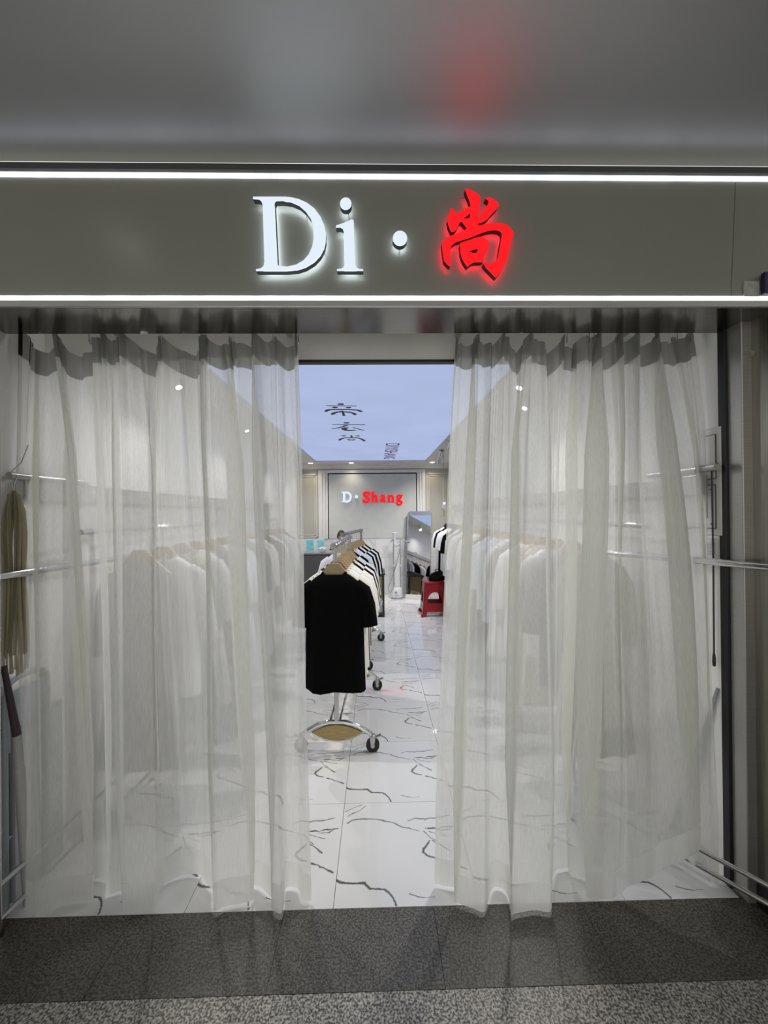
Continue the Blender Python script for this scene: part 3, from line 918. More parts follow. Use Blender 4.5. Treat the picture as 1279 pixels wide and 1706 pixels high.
# ------------------------------------------------------------------ garments and hangers
def build_shirt(L=0.79, sleeve=1.0, w=1.0):
    mb = MB()
    rows = [(0.0, .080, .018), (-.012, .098, .026), (-.035, .130, .034), (-.07, .172, .042), (-.10, .192, .045), (-.16, .197, .048), (-.28, .192, .048), (-.45, .196, .046), (-.62, .200, .048), (-L, .204, .052)]
    n = 20
    vs_ = []
    for i, (z, hw, hd) in enumerate(rows):
        for k in range(n):
            a = 2 * math.pi * k / n
            ca, sa = math.cos(a), math.sin(a)
            x = math.copysign(abs(ca) ** 0.7, ca) * hw * w
            y = math.copysign(abs(sa) ** 0.8, sa) * hd
            f = min(1, max(0, -z - 0.1) / 0.5)
            y += f * (0.012 * math.sin(x * 30 + 1.3) + 0.008 * math.sin(x * 61))
            zz = z
            if i == len(rows) - 1:
                zz += 0.010 * math.sin(x * 22 + 0.6) + 0.012 * abs(x) / 0.2
            if i == 0 and abs(ca) < 0.8:
                zz -= 0.030 * (1 - abs(ca)) * (1.4 if sa < 0 else 0.5)
            vs_.append((x, y, zz))
    fs = [(i * n + k, i * n + (k + 1) % n, (i + 1) * n + (k + 1) % n, (i + 1) * n + k) for i in range(len(rows) - 1) for k in range(n)]
    mb.add(vs_, fs)
    for sgn in (-1, 1):
        path = [(0.135, -.085), (0.185, -.13), (0.215, -.22), (0.215 + 0.02 * sleeve, -.22 - .14 * sleeve)]
        hw = [.050, .062, .058, .054]
        hd = [.034, .042, .036, .030]
        m_ = 12
        vs_ = []
        for i, (x, z) in enumerate(path):
            a, b = path[max(i - 1, 0)], path[min(i + 1, 3)]
            t = Vector((b[0] - a[0], 0, b[1] - a[1])).normalized()
            pn = Vector((-t.z, 0, t.x))
            for k in range(m_):
                an = 2 * math.pi * k / m_
                q = Vector((x, 0, z)) + pn * math.cos(an) * hw[i] + Vector((0, math.sin(an) * hd[i], 0))
                vs_.append((q.x * sgn * w, q.y, q.z))
        mb.add(vs_, [(i * m_ + k, i * m_ + (k + 1) % m_, (i + 1) * m_ + (k + 1) % m_, (i + 1) * m_ + k) for i in range(3) for k in range(m_)])
    return mb


def build_collar():
    mb = MB()
    pts = []
    for k in range(25):
        a = 2 * math.pi * k / 24
        ca, sa = math.cos(a), math.sin(a)
        x = math.copysign(abs(ca) ** 0.7, ca) * 0.081
        y = math.copysign(abs(sa) ** 0.8, sa) * 0.020
        z = 0.0 - 0.030 * (1 - abs(ca)) * (1.4 if sa < 0 else 0.5) * (1 if abs(ca) < 0.8 else 0)
        pts.append((x, y, z))
    mb.tube(pts, 0.0055, 6, False)
    return mb


def build_dress(L=1.12):
    mb = MB()
    rows = [(0.0, .070, .018), (-.02, .10, .026), (-.06, .150, .036), (-.10, .172, .040), (-.20, .170, .042), (-.38, .160, .042), (-.55, .175, .050), (-.80, .200, .060), (-L, .235, .075)]
    n = 24
    vs_ = []
    for z, hw, hd in rows:
        for k in range(n):
            a = 2 * math.pi * k / n
            ca, sa = math.cos(a), math.sin(a)
            x = math.copysign(abs(ca) ** 0.75, ca) * hw
            y = math.copysign(abs(sa) ** 0.8, sa) * hd * (1 + (0.25 * math.sin(k * 2.6) if z < -.5 else 0))
            vs_.append((x, y, z))
    mb.add(vs_, [(i * n + k, i * n + (k + 1) % n, (i + 1) * n + (k + 1) % n, (i + 1) * n + k) for i in range(len(rows) - 1) for k in range(n)])
    for sgn in (-1, 1):
        mb.tube([(0.14 * sgn, 0, -.09), (0.19 * sgn, 0, -.18), (0.21 * sgn, 0, -.36), (0.215 * sgn, 0, -.52)], [.045, .050, .044, .038], 10, False, flat=0.7)
    return mb


hang_wood = MB()
hp = [(-.190, -.155), (-.175, -.120), (-.120, -.072), (-.085, -.042), (-.055, -.004), (-.036, .018), (-.028, .020), (.028, .020), (.036, .018), (.055, -.004), (.085, -.042), (.120, -.072), (.175, -.120), (.190, -.155), (.165, -.150), (.11, -.108), (.05, -.090), (0, -.085), (-.05, -.090), (-.11, -.108), (-.165, -.150)]
hang_wood.prism([(x, -.009, z) for x, z in hp], (0, .018, 0))
ME_HBAR = hang_wood.mesh('hanger_bar')
hook = MB()
HOOK_TOP = 0.105
hook.tube([(0, 0, .015), (0, 0, .110)] + [(0.020 * math.cos(a), 0, .135 + 0.022 * math.sin(a)) for a in [math.radians(q) for q in (-90, -50, -10, 30, 70, 110, 150, 190)]], 0.0024, 6)
ME_HOOK = hook.mesh('hanger_hook', True)
ME_HBAR.materials.append(M['wood'])
ME_HOOK.materials.append(M['chrome'])
ME_HBAR_D = ME_HBAR.copy(); ME_HBAR_D.materials.clear(); ME_HBAR_D.materials.append(M['black_metal'])
SHAPES = {'t_shirt': (build_shirt().mesh('body_cloth', True), build_collar().mesh('collar', True)),
          'dress': (build_dress().mesh('body_cloth', True), build_collar().mesh('collar', True)),
          'long_shirt': (build_shirt(0.86, 2.1, 1.05).mesh('body_cloth', True), build_collar().mesh('collar', True))}
cache = {}


def cloth(kind, col):
    if (kind, col) not in cache:
        r = []
        for me in SHAPES[kind]:
            c = me.copy()
            c.materials.clear()
            c.materials.append(M['c_' + col])
            r.append(c)
        cache[(kind, col)] = r
    return cache[(kind, col)]


COLNAME = dict(black='black', white='white', cream='cream', grey='grey', pale='pale blue', sage='sage green')


def hang(p_bar, kind, col, label_tail, rz, hanger_col='wood', zs=1.0, where='', group='garments', nth=''):
    """one hanger on a bar (hook over the bar) and one garment on it: two things"""
    base = Vector((p_bar[0], p_bar[1], p_bar[2] - 0.138))
    wd_ = 'wooden' if hanger_col == 'wood' else 'black'
    h = thing('clothes_hanger', f'{wd_} clothes hanger, {nth} {where}', 'hanger', base, rz, 'hangers ' + group)
    link('hanger_bar', ME_HBAR if hanger_col == 'wood' else ME_HBAR_D, None, h)
    link('hook', ME_HOOK, None, h)
    g = thing(kind, f'{COLNAME[col]} {kind.replace("_", "-") if kind == "t_shirt" else kind.replace("_", " ")}, {nth} {where}', 'clothing', base + Vector((0, 0, -0.040)), rz, 'garments ' + group)
    a, b = cloth(kind, col)
    o1 = link('body_cloth', a, None, g)
    o2 = link('collar', b, None, g)
    o1.scale = (1, 1, zs)
    return g


# ------------------------------------------------------------------ the two rolling racks
def rolling_rack(label, pa, pb, zbar):
    a, b = Vector((pa[0], pa[1], 0)), Vector((pb[0], pb[1], 0))
    d = (b - a)
    Lr = d.length
    rz = math.atan2(-d.x, d.y)
    root = thing('garment_rack', label, 'clothes rack', a, rz, 'rolling racks in the middle of the shop')
    MB().tube([(0, -0.09, zbar), (0, Lr + 0.02, zbar)], 0.016, 12).build('top_bar', 'bar_metal', root, smooth=True)
    for y in (-0.09, Lr + 0.02):
        MB().tube([(0, y - 0.012, zbar), (0, y + 0.012, zbar)], 0.022, 12).build('end_cap', 'bar_metal', root, smooth=True)
    for y in (0.0, Lr):
        MB().bevel_box(-0.014, 0.014, y - 0.012, y + 0.012, 0.19, zbar, 0.004).build('post', 'alu', root)
        arch = [(-0.235, y, .115), (-0.21, y, .135), (-0.13, y, .180), (-0.05, y, .200), (0.05, y, .200), (0.13, y, .180), (0.21, y, .135), (0.235, y, .115)]
        MB().tube(arch, 0.016, 10).build('foot_arch', 'chrome', root, smooth=True)
        lens_t = [(-0.175 + 0.35 * i / 12, 0) for i in range(13)]
        top = [(x, y, .130 + 0.052 * (1 - (x / .175) ** 2)) for x, _ in lens_t]
        bot = [(x, y, .130 - 0.056 * (1 - (x / .175) ** 2)) for x, _ in lens_t]
        pq_ = MB().prism([(p[0], y - 0.008, p[2]) for p in top] + [(p[0], y - 0.008, p[2]) for p in bot[::-1][1:-1]], (0, 0.016, 0)).build('wooden_plaque', 'plaque_wood', root)
        MB().tube(bot, 0.009, 8).build('plaque_rim', 'chrome', pq_, smooth=True)
        MB().tube([(0, y - 0.012, .118), (0, y - 0.008, .118)], 0.007, 10).build('rivet', 'wood', pq_)
        for sx in (-1, 1):
            cx = sx * 0.245
            cs = MB()
            cs.lathe([(0.0195, 0), (0.0195, 0.014), (0.012, 0.02)], (cx, y, 0.098), 12)
            cs.prism([(cx - 0.019, y - 0.020, 0.10), (cx + 0.019, y - 0.020, 0.10), (cx + 0.008, y - 0.020, 0.035), (cx - 0.010, y - 0.020, 0.035)], (0, 0.004, 0))
            cs.prism([(cx - 0.019, y + 0.016, 0.10), (cx + 0.019, y + 0.016, 0.10), (cx + 0.008, y + 0.016, 0.035), (cx - 0.010, y + 0.016, 0.035)], (0, 0.004, 0))
            c0 = cs.build('caster', 'alu', root)
            MB().tube([(cx - 0.000, y - 0.014, .046), (cx, y + 0.014, .046)], 0.045, 18).build('wheel', 'rubber', c0, smooth=True)
            MB().tube([(cx - 0.000, y - 0.0215, .046), (cx, y + 0.0215, .046)], 0.014, 12).build('hub', 'alu', c0, smooth=True)
            MB().prism([(cx + sx * 0.014, y - 0.012, 0.094), (cx + sx * 0.055, y - 0.014, 0.108), (cx + sx * 0.055, y + 0.014, 0.108), (cx + sx * 0.014, y + 0.012, 0.094)], (0, 0, 0.006)).build('brake_pedal', 'alu', c0)
    for sx in (-0.045, 0.02):
        MB().tube([(sx, 0, 0.20), (sx, Lr, 0.20)], 0.009, 8).build('base_bar', 'chrome', root, smooth=True)
    return root, rz


ZBAR = 1.405
R1A, R1B = (-0.283, 2.78), (-0.250, 3.74)
R2A, R2B = (-0.335, 4.25), (-0.195, 5.20)
rk1, rz1 = rolling_rack('chrome rolling garment rack nearest the entrance, with lens-shaped wooden plaque', R1A, R1B, ZBAR)
rk2, rz2 = rolling_rack('chrome rolling garment rack standing behind the front rack', R2A, R2B, ZBAR)


def fill_rack(A, B, cols, rz, where, group, zs=None):
    n = len(cols)
    for i, c in enumerate(cols):
        t = -0.055 + (0.97) * i / max(1, n - 1)
        p = (A[0] + (B[0] - A[0]) * t, A[1] + (B[1] - A[1]) * t, ZBAR)
        z = 1.0 if i == 0 else random.uniform(0.94, 1.03)
        hang(p, 't_shirt', c, '', rz + (0 if i == 0 else random.uniform(-0.05, 0.05)), 'wood', z, where, group, ORD[i] + ' from the front')


fill_rack(R1A, R1B, ['black', 'cream', 'white', 'cream', 'white', 'black', 'cream', 'black', 'pale'], rz1, 'on the near rolling rack', 'on the near rolling rack')
fill_rack(R2A, R2B, ['white', 'black', 'pale', 'white', 'black', 'white', 'black', 'white', 'black'], rz2, 'on the far rolling rack', 'on the far rolling rack')

# ------------------------------------------------------------------ wall rails with garments
def wall_rail(side, y0, y1):
    sx = -1 if side == 'left' else 1
    xw = XL if side == 'left' else XR
    xr = xw - sx * 0.27
    beam = thing('wall_beam', f'brushed steel beam carrying the clothes rail along the {side} wall', 'rail', (xw, y0, 0), 0, 'steel beams along the side walls')
    MB().bevel_box(min(-sx * 0.002, -sx * 0.055), max(-sx * 0.002, -sx * 0.055), 0, y1 - y0, 1.69, 1.78, 0.004).build('channel', 'steel', beam)
    MB().tube([(-sx * 0.27, 0.02, 1.55), (-sx * 0.27, y1 - y0, 1.55)], 0.0125, 10).build('hanging_tube', 'chrome', beam, smooth=True)
    k = 0
    y = 0.3
    while y < y1 - y0:
        MB().tube([(-sx * 0.055, y, 1.735), (-sx * 0.25, y, 1.735), (-sx * 0.27, y, 1.715), (-sx * 0.27, y, 1.565)], 0.008, 8).build('bracket', 'chrome', beam, smooth=True)
        y += 1.15
    return xr


rng = random.Random(11)
xl = wall_rail('left', 1.78, 5.95)
seq_l = ['grey', 'white', 'sage', 'white', 'grey', 'white', 'pale', 'grey', 'white', 'cream', 'black', 'white', 'grey', 'white', 'black', 'cream', 'white', 'grey', 'white', 'black']
kinds_l = ['dress', 'long_shirt', 'dress', 'dress', 'long_shirt', 'dress'] * 4
for i, c in enumerate(seq_l[:15]):
    hang((xl, 2.25 + i * 0.235, 1.55), kinds_l[i], c, '', rng.uniform(-0.06, 0.06), 'wood', rng.uniform(0.92, 1.04), 'on the left wall rail', 'on the left wall rail', ORD[i] + ' from the entrance')
xr_ = wall_rail('right', 1.80, 7.75)
seq_r = ['sage', 'grey', 'white', 'cream', 'white', 'grey', 'white', 'pale', 'white', 'grey', 'white', 'cream', 'sage', 'white', 'grey', 'white', 'black', 'white', 'white', 'black', 'white']
for i, c in enumerate(seq_r):
    kd = 't_shirt' if i > 15 else ('dress', 'long_shirt', 't_shirt')[i % 3]
    hang((xr_, 2.30 + i * 0.235, 1.55), kd, c, '', rng.uniform(-0.06, 0.06), 'black' if i > 15 else 'wood', rng.uniform(0.92, 1.04), 'on the right wall rail', 'on the right wall rail', ORD[i] + ' from the entrance')

# ------------------------------------------------------------------ lamps inside the shop
def lamp_light(parent, kind, power, col, size, loc, aim, spot=1.9):
    ld = bpy.data.lights.new('lamp', kind)
    ld.energy = power
    ld.color = col
    if kind == 'SPOT':
        ld.spot_size = spot
        ld.spot_blend = 1.0
        ld.shadow_soft_size = size
    else:
        ld.shape = 'DISK'
        ld.size = size
    o = bpy.data.objects.new('lamp', ld)
    C.objects.link(o)
    o.parent = parent
    o.location = loc
    o.rotation_euler = Vector(aim).to_track_quat('-Z', 'Y').to_euler()
    return o


for i, px in enumerate((517, 585, 720)):
    p = at(px, 771.5, 7.80)
    d = thing('downlight', ('left', 'middle', 'right')[i] + ' recessed downlight in the ceiling border before the back wall', 'ceiling light', (p.x, 7.82, ZC), 0, 'downlights before the back wall')
    MB().lathe([(0.058, 0.0), (0.060, -0.006), (0.048, -0.008), (0.046, 0.0)], (0, 0, 0), 24).build('trim_ring', 'white_plastic', d, smooth=True)
    MB().lathe([(0.044, -0.0095), (0.044, -0.0085)], (0, 0, 0), 24).build('lens', 'lamp_face', d)
    lamp_light(d, 'SPOT', DOWN_W, (1.0, 0.88, 0.66), 0.04, (0, 0, -0.02), (0, 0.05, -1), 2.2)

SPOTS = [(-1.34, 2.76), (-1.34, 4.2), (-1.34, 5.6), (-1.30, 6.9), (1.02, 2.80), (1.26, 3.35), (1.02, 4.4), (1.02, 5.5), (1.02, 6.3), (1.10, 7.0)]
nl = nr = 0
for (x, y) in SPOTS:
    if x < 0:
        nl += 1; lab = f'{ORD[nl - 1]} white cylinder spotlight from the entrance, on the left ceiling border'
    else:
        nr += 1; lab = f'{ORD[nr - 1]} white cylinder spotlight from the entrance, on the right ceiling border'
    s = thing('spotlight', lab, 'spotlight', (x, y, ZC), 0, 'spotlights on the ceiling borders')
    sx = 1 if x > 0 else -1
    near_front = y < 4.3
    aim = (Vector((-sx * 0.30, -0.12, -0.60)) if near_front else Vector((-sx * 0.12, 0.34, -0.60))).normalized()
    MB().lathe([(0.040, 0.0), (0.040, -0.014), (0.012, -0.018), (0.010, -0.05)], (0, 0, 0), 16).build('mount', 'white_plastic', s, smooth=True)
    c = Vector((0, 0, -0.075))
    MB().tube([c - aim * 0.06, c + aim * 0.055], 0.036, 16).build('housing', 'chrome', s, smooth=True)
    MB().tube([c + aim * 0.0552, c + aim * 0.0575], 0.021, 16).build('lens', 'spot_face', s)
    lamp_light(s, 'SPOT', SPOT_W * (1.0 if near_front else 1.0), (1.0, 0.97, 0.92), 0.03, c + aim * 0.065, aim, 2.7 if near_front else 1.75)

# ------------------------------------------------------------------ back wall sign lettering
GL = 9.838


def gpt(u, v, off):
    p = at(555 + u / GL, 805 + v / GL, YB - 0.03 - off)
    return p


def glyph_strokes(strokes):
    mb = MB()
    for pts, w in strokes:
        for i in range(len(pts) - 1):
            a, b = Vector(pts[i]), Vector(pts[i + 1])
            t = (b - a).normalized()
            nrm = Vector((-t.y, t.x)) * w / 2
            e = t * (w * 0.18)
            q = [a - e + nrm, b + e + nrm, b + e - nrm, a - e - nrm]
            f3 = [gpt(p.x, p.y, 0.03) for p in q]
            mb.prism(f3, (0, 0.026, 0))
    return mb


BACK = [
    ('wall_letter_d', 'white capital letter D on the back wall panel', 'letter_white', [([(178, 150), (178, 305)], 40), ([(140, 150), (215, 150)], 16), ([(140, 305), (215, 305)], 16), ([(205, 152), (250, 160), (280, 190), (285, 228), (278, 268), (250, 298), (205, 304)], 32)]),
    ('wall_dot', 'white dot between the letters on the back wall panel', 'letter_white', [([(371, 222), (391, 222)], 46), ([(381, 205), (381, 239)], 30), ([(370, 211), (392, 233)], 32), ([(370, 233), (392, 211)], 32)]),
    ('wall_letter_s', 'red capital letter S on the back wall panel', 'letter_red', [([(592, 178), (568, 152), (530, 148), (502, 168), (500, 195), (525, 218), (562, 236), (584, 262), (575, 296), (540, 310), (505, 300), (488, 275)], 34), ([(593, 140), (593, 192)], 14), ([(489, 265), (489, 316)], 14)]),
    ('wall_letter_h', 'red letter h on the back wall panel', 'letter_red', [([(648, 142), (648, 300)], 34), ([(625, 146), (650, 146)], 14), ([(655, 218), (685, 200), (706, 212), (710, 240), (710, 300)], 28), ([(624, 302), (674, 302)], 14), ([(690, 302), (734, 302)], 14)]),
    ('wall_letter_a', 'red letter a on the back wall panel', 'letter_red', [([(778, 218), (800, 200), (828, 206), (834, 232), (834, 292), (856, 302)], 28), ([(828, 242), (790, 255), (776, 276), (788, 300), (812, 298), (832, 282)], 24)]),
    ('wall_letter_n', 'red letter n on the back wall panel', 'letter_red', [([(914, 202), (914, 300)], 32), ([(892, 204), (916, 204)], 14), ([(922, 218), (952, 200), (974, 212), (980, 240), (980, 300)], 28), ([(890, 302), (938, 302)], 14), ([(958, 302), (1004, 302)], 14)]),
    ('wall_letter_g', 'red letter g on the back wall panel', 'letter_red', [([(1050, 225), (1060, 202), (1085, 196), (1106, 208), (1112, 228), (1100, 250), (1078, 256), (1056, 246), (1050, 225)], 26), ([(1104, 206), (1134, 194)], 20), ([(1058, 256), (1052, 278), (1075, 288), (1108, 292), (1128, 312), (1118, 338), (1084, 348), (1050, 338), (1044, 316), (1064, 296)], 24)]),
]
for nm, lab, m, st in BACK:
    mb = glyph_strokes(st)
    cen = sum((Vector(v) for v in mb.v), Vector()) / len(mb.v)
    cen.y = YB - 0.03
    mb.v = [tuple(Vector(v) - cen) for v in mb.v]
    tag(mb.build(nm, m, None, cen), lab, 'sign letter', 'letters on the back wall')

# ------------------------------------------------------------------ counter, things on it, the person behind it
CX0, CX1, CY0, CY1, CZ = XL + 0.02, -0.62, 7.00, 7.42, 0.955
ct = thing('counter', 'dark grey cash counter at the back left of the shop', 'counter', ((CX0 + CX1) / 2, (CY0 + CY1) / 2, 0))
cw, cd = (CX1 - CX0) / 2, (CY1 - CY0) / 2
MB().bevel_box(-cw, cw, -cd, -cd + 0.02, 0.06, CZ - 0.03, 0.003).build('front_panel', 'counter', ct)
MB().bevel_box(-cw, -cw + 0.02, -cd + 0.02, cd, 0.0, CZ - 0.03, 0.003).build('side_panel', 'counter', ct)
MB().bevel_box(cw - 0.02, cw, -cd + 0.02, cd, 0.0, CZ - 0.03, 0.003).build('side_panel', 'counter', ct)
MB().bevel_box(-cw - 0.01, cw + 0.01, -cd - 0.02, cd + 0.01, CZ - 0.03, CZ, 0.004).build('worktop', 'counter_top', ct)
MB().box(-cw + 0.02, cw - 0.02, -cd + 0.03, -cd + 0.04, 0.0, 0.06).build('plinth', 'black', ct)


def payment_board(px0, px1, py0, py1, y, label, tilt):
    a, b = at(px0, py1, y), at(px1, py0, y)
    w, h = b.x - a.x, max(0.08, b.z - CZ)
    o = thing('display_stand', label, 'display stand', ((a.x + b.x) / 2, y, CZ), tilt, 'stands on the counter')
    MB().bevel_box(-w / 2, w / 2, -0.005, 0.005, 0.006, h, 0.002).build('frame', 'pale_blue', o)
    MB().box(-w / 2 + 0.014, w / 2 - 0.014, -0.0075, -0.0045, 0.03, h - 0.028).build('card', 'cyan', o)
    MB().prism([(-w / 3, 0.0, 0.0), (w / 3, 0.0, 0.0), (w / 3, 0.05, 0.0), (-w / 3, 0.05, 0.0)], (0, 0, 0.007)).build('foot', 'pale_blue', o)


payment_board(509.5, 523, 897.5, 917, 7.12, 'taller cyan framed card stand on the left of the counter', 0.15)
payment_board(527.5, 541, 897.5, 915, 7.22, 'smaller cyan framed card stand behind the cream flowers', -0.1)
fp = at(537, 914, 7.08)
fb = thing('flower_bunch', 'bunch of cream flowers in a low bowl on the counter', 'flowers', (fp.x, 7.08, CZ))
MB().lathe([(0.035, 0.0), (0.055, 0.012), (0.062, 0.035), (0.058, 0.036), (0.04, 0.02)], (0, 0, 0), 18).build('bowl', 'white_plastic', fb, smooth=True)
rf = random.Random(3)
for k in range(11):
    a, r = k * 2.4, 0.06 * math.sqrt((k + 0.5) / 11)
    c = Vector((r * math.cos(a) * 1.25, r * math.sin(a) * 0.8, 0.055 + 0.03 * (1 - r / 0.06)))
    mb = MB()
    for q in range(6):
        b = q * math.pi / 3 + rf.random()
        mb.ellipsoid(c + Vector((0.011 * math.cos(b), 0.011 * math.sin(b), 0.004 * math.sin(3 * b))), 0.012, 0.012, 0.008, 8, 5)
    mb.ellipsoid(c, 0.010, 0.010, 0.012, 8, 5)
    mb.build('blossom', 'cream_flower', fb, smooth=True)

# person seated behind the counter (head seen over the near rack)
hp_ = at(568.5, 897, 7.66)
hx, hy, hz = hp_.x, 7.66, at(568.5, 884, 7.66).z - 0.112    # centre of the head


def skin_body():
    me = bpy.data.meshes.new('person_body')
    J = {  # joint: (position, radius)
        'pelvis': ((0, 0, 0.50), .125), 'belly': ((0, 0.0, 0.66), .125), 'chest': ((0, 0.01, 0.86), .135), 'neckb': ((0, 0.0, 0.985), .062), 'neck': ((0, -0.012, 1.04), .052),
        'shl': ((-.17, 0.0, .955), .062), 'ell': ((-.235, -.03, .70), .046), 'wrl': ((-.13, -.21, .80), .032), 'hal': ((-.07, -.255, .80), .028),
        'shr': ((.17, 0.0, .955), .062), 'elr': ((.235, -.03, .70), .046), 'wrr': ((.13, -.21, .80), .032), 'har': ((.07, -.255, .80), .028),
        'hil': ((-.10, -.03, .49), .095), 'knl': ((-.13, -.19, .47), .068), 'anl': ((-.13, -.14, .09), .042), 'tol': ((-.13, -.23, .035), .034),
        'hir': ((.10, -.03, .49), .095), 'knr': ((.13, -.19, .47), .068), 'anr': ((.13, -.14, .09), .042), 'tor': ((.13, -.23, .035), .034)}
    names = list(J)
    E = [('pelvis', 'belly'), ('belly', 'chest'), ('chest', 'neckb'), ('neckb', 'neck'), ('chest', 'shl'), ('shl', 'ell'), ('ell', 'wrl'), ('wrl', 'hal'), ('chest', 'shr'), ('shr', 'elr'), ('elr', 'wrr'), ('wrr', 'har'),
         ('pelvis', 'hil'), ('hil', 'knl'), ('knl', 'anl'), ('anl', 'tol'), ('pelvis', 'hir'), ('hir', 'knr'), ('knr', 'anr'), ('anr', 'tor')]
    me.from_pydata([J[n][0] for n in names], [(names.index(a), names.index(b)) for a, b in E], [])
    ob = bpy.data.objects.new('tmp', me)
    C.objects.link(ob)
    md = ob.modifiers.new('skin', 'SKIN')
    for i, n in enumerate(names):
        sv = me.skin_vertices[0].data[i]
        sv.radius = (J[n][1], J[n][1] * (0.75 if n in ('chest', 'belly', 'pelvis') else 1.0))
        sv.use_root = (n == 'pelvis')
    s2 = ob.modifiers.new('sub', 'SUBSURF')
    s2.levels = s2.render_levels = 2
    out = bpy.data.meshes.new_from_object(ob.evaluated_get(bpy.context.evaluated_depsgraph_get()))
    bpy.data.objects.remove(ob)
    for p in out.polygons:
        p.use_smooth = True
    return out


pe = thing('person', 'person with short black hair seated behind the dark counter', 'person', (hx, hy, 0))
dz = hz - 1.155
body_me = skin_body()
body = link('clothed_body', body_me, 'shirt_person', pe, (0, 0, 0))
body.scale = (1, 1, (hz - 0.115) / 1.04)
hd_ = MB()
n, m_ = 24, 18
vs_ = []
for i in range(m_ + 1):
    th = math.pi * (i + 0.01) / (m_ + 0.02)
    for k in range(n):
        ph = 2 * math.pi * k / n
        x, y, z = math.sin(th) * math.cos(ph), math.sin(th) * math.sin(ph), math.cos(th)
        rx, ry, rz_ = 0.076, 0.096, 0.115
        jaw = 1.0 if z > -0.1 else 1 - 0.35 * min(1, (-z - 0.1) / 0.9)
        X, Y, Z = x * rx * jaw, y * ry * (jaw if y < 0 else 0.95), z * rz_
        if y < -0.55:
            Y -= 0.020 * math.exp(-((X / 0.012) ** 2) - ((Z + 0.018) / 0.022) ** 2)      # nose
            Y += 0.008 * math.exp(-(((abs(X) - 0.031) / 0.014) ** 2) - ((Z - 0.008) / 0.012) ** 2)  # eye sockets
            Y -= 0.005 * math.exp(-((X / 0.024) ** 2) - ((Z + 0.058) / 0.010) ** 2)      # lips
        vs_.append((X, Y, Z))
hd_.add(vs_, [(i * n + k, i * n + (k + 1) % n, (i + 1) * n + (k + 1) % n, (i + 1) * n + k) for i in range(m_) for k in range(n)])
head = hd_.build('head', 'skin', pe, (0, 0, hz), smooth=True)
head.rotation_euler = (0.10, 0, 0.05)
for s in (-1, 1):
    MB().ellipsoid((s * 0.031, -0.083, 0.008), 0.013, 0.008, 0.007).build('eye', 'eye_white', head, smooth=True)
    MB().ellipsoid((s * 0.031, -0.0895, 0.008), 0.0055, 0.003, 0.0055).build('iris', 'hair', head, smooth=True)
    MB().tube([(s * 0.016, -0.094, 0.026), (s * 0.031, -0.095, 0.031), (s * 0.048, -0.084, 0.026)], [0.003, 0.004, 0.002], 6).build('eyebrow', 'hair', head, smooth=True)
    MB().ellipsoid((s * 0.077, 0.004, -0.004), 0.010, 0.018, 0.030).build('ear', 'skin', head, smooth=True)
MB().ellipsoid((0, -0.088, -0.058), 0.022, 0.006, 0.006).build('mouth', 'red_plastic', head, smooth=True)
hr = MB()
vs_ = []
for i in range(13):
    th = math.pi * 0.60 * (i + 0.05) / 12
    for k in range(n):
        ph = 2 * math.pi * k / n
        fr_ = max(0, -math.sin(ph))
        t2 = th * (1 - 0.34 * fr_ ** 2)
        x, y, z = math.sin(t2) * math.cos(ph), math.sin(t2) * math.sin(ph), math.cos(t2)
        vs_.append((x * 0.083, y * 0.103, z * 0.123))
hr.add(vs_, [(i * n + k, i * n + (k + 1) % n, (i + 1) * n + (k + 1) % n, (i + 1) * n + k) for i in range(12) for k in range(n)])
hr.build('hair', 'hair', pe, (0, 0, hz), smooth=True).rotation_euler = (0.10, 0, 0.05)
for s in (-1, 1):                                            # hands resting behind the counter edge
    hb = MB()
    b0 = Vector((s * 0.07, -0.255, 0.80 * (hz - 0.115) / 1.04))
    hb.ellipsoid(b0, 0.026, 0.040, 0.014)
    for q in range(4):
        fx = b0.x - 0.024 + q * 0.016
        ln = (0.05, 0.062, 0.066, 0.056)[q]
        hb.tube([(fx, b0.y - 0.020, b0.z), (fx, b0.y - 0.035 - ln * 0.4, b0.z + 0.006), (fx, b0.y - 0.03 - ln, b0.z - 0.008)], [0.0088, 0.008, 0.0065], 8)
    hb.tube([(b0.x - s * 0.018, b0.y + 0.012, b0.z), (b0.x - s * 0.042, b0.y - 0.018, b0.z), (b0.x - s * 0.045, b0.y - 0.045, b0.z - 0.004)], [0.010, 0.009, 0.007], 8)
    hb.build('hand', 'skin', pe, smooth=True)
st = thing('seat_stool', 'plain round stool under the seated person behind the counter', 'stool', (hx, hy + 0.02, 0))
seat_z = 0.375 * (hz - 0.115) / 1.04
MB().lathe([(0.15, seat_z - 0.04), (0.165, seat_z - 0.03), (0.165, seat_z - 0.01), (0.15, seat_z)], (0, 0, 0), 20).build('seat', 'black_metal', st, smooth=True)
for a in (0.8, 2.4, 3.9, 5.5):
    MB().tube([(0.11 * math.cos(a), 0.11 * math.sin(a), seat_z - 0.035), (0.16 * math.cos(a), 0.16 * math.sin(a), 0)], 0.012, 8).build('leg', 'black_metal', st, smooth=True)

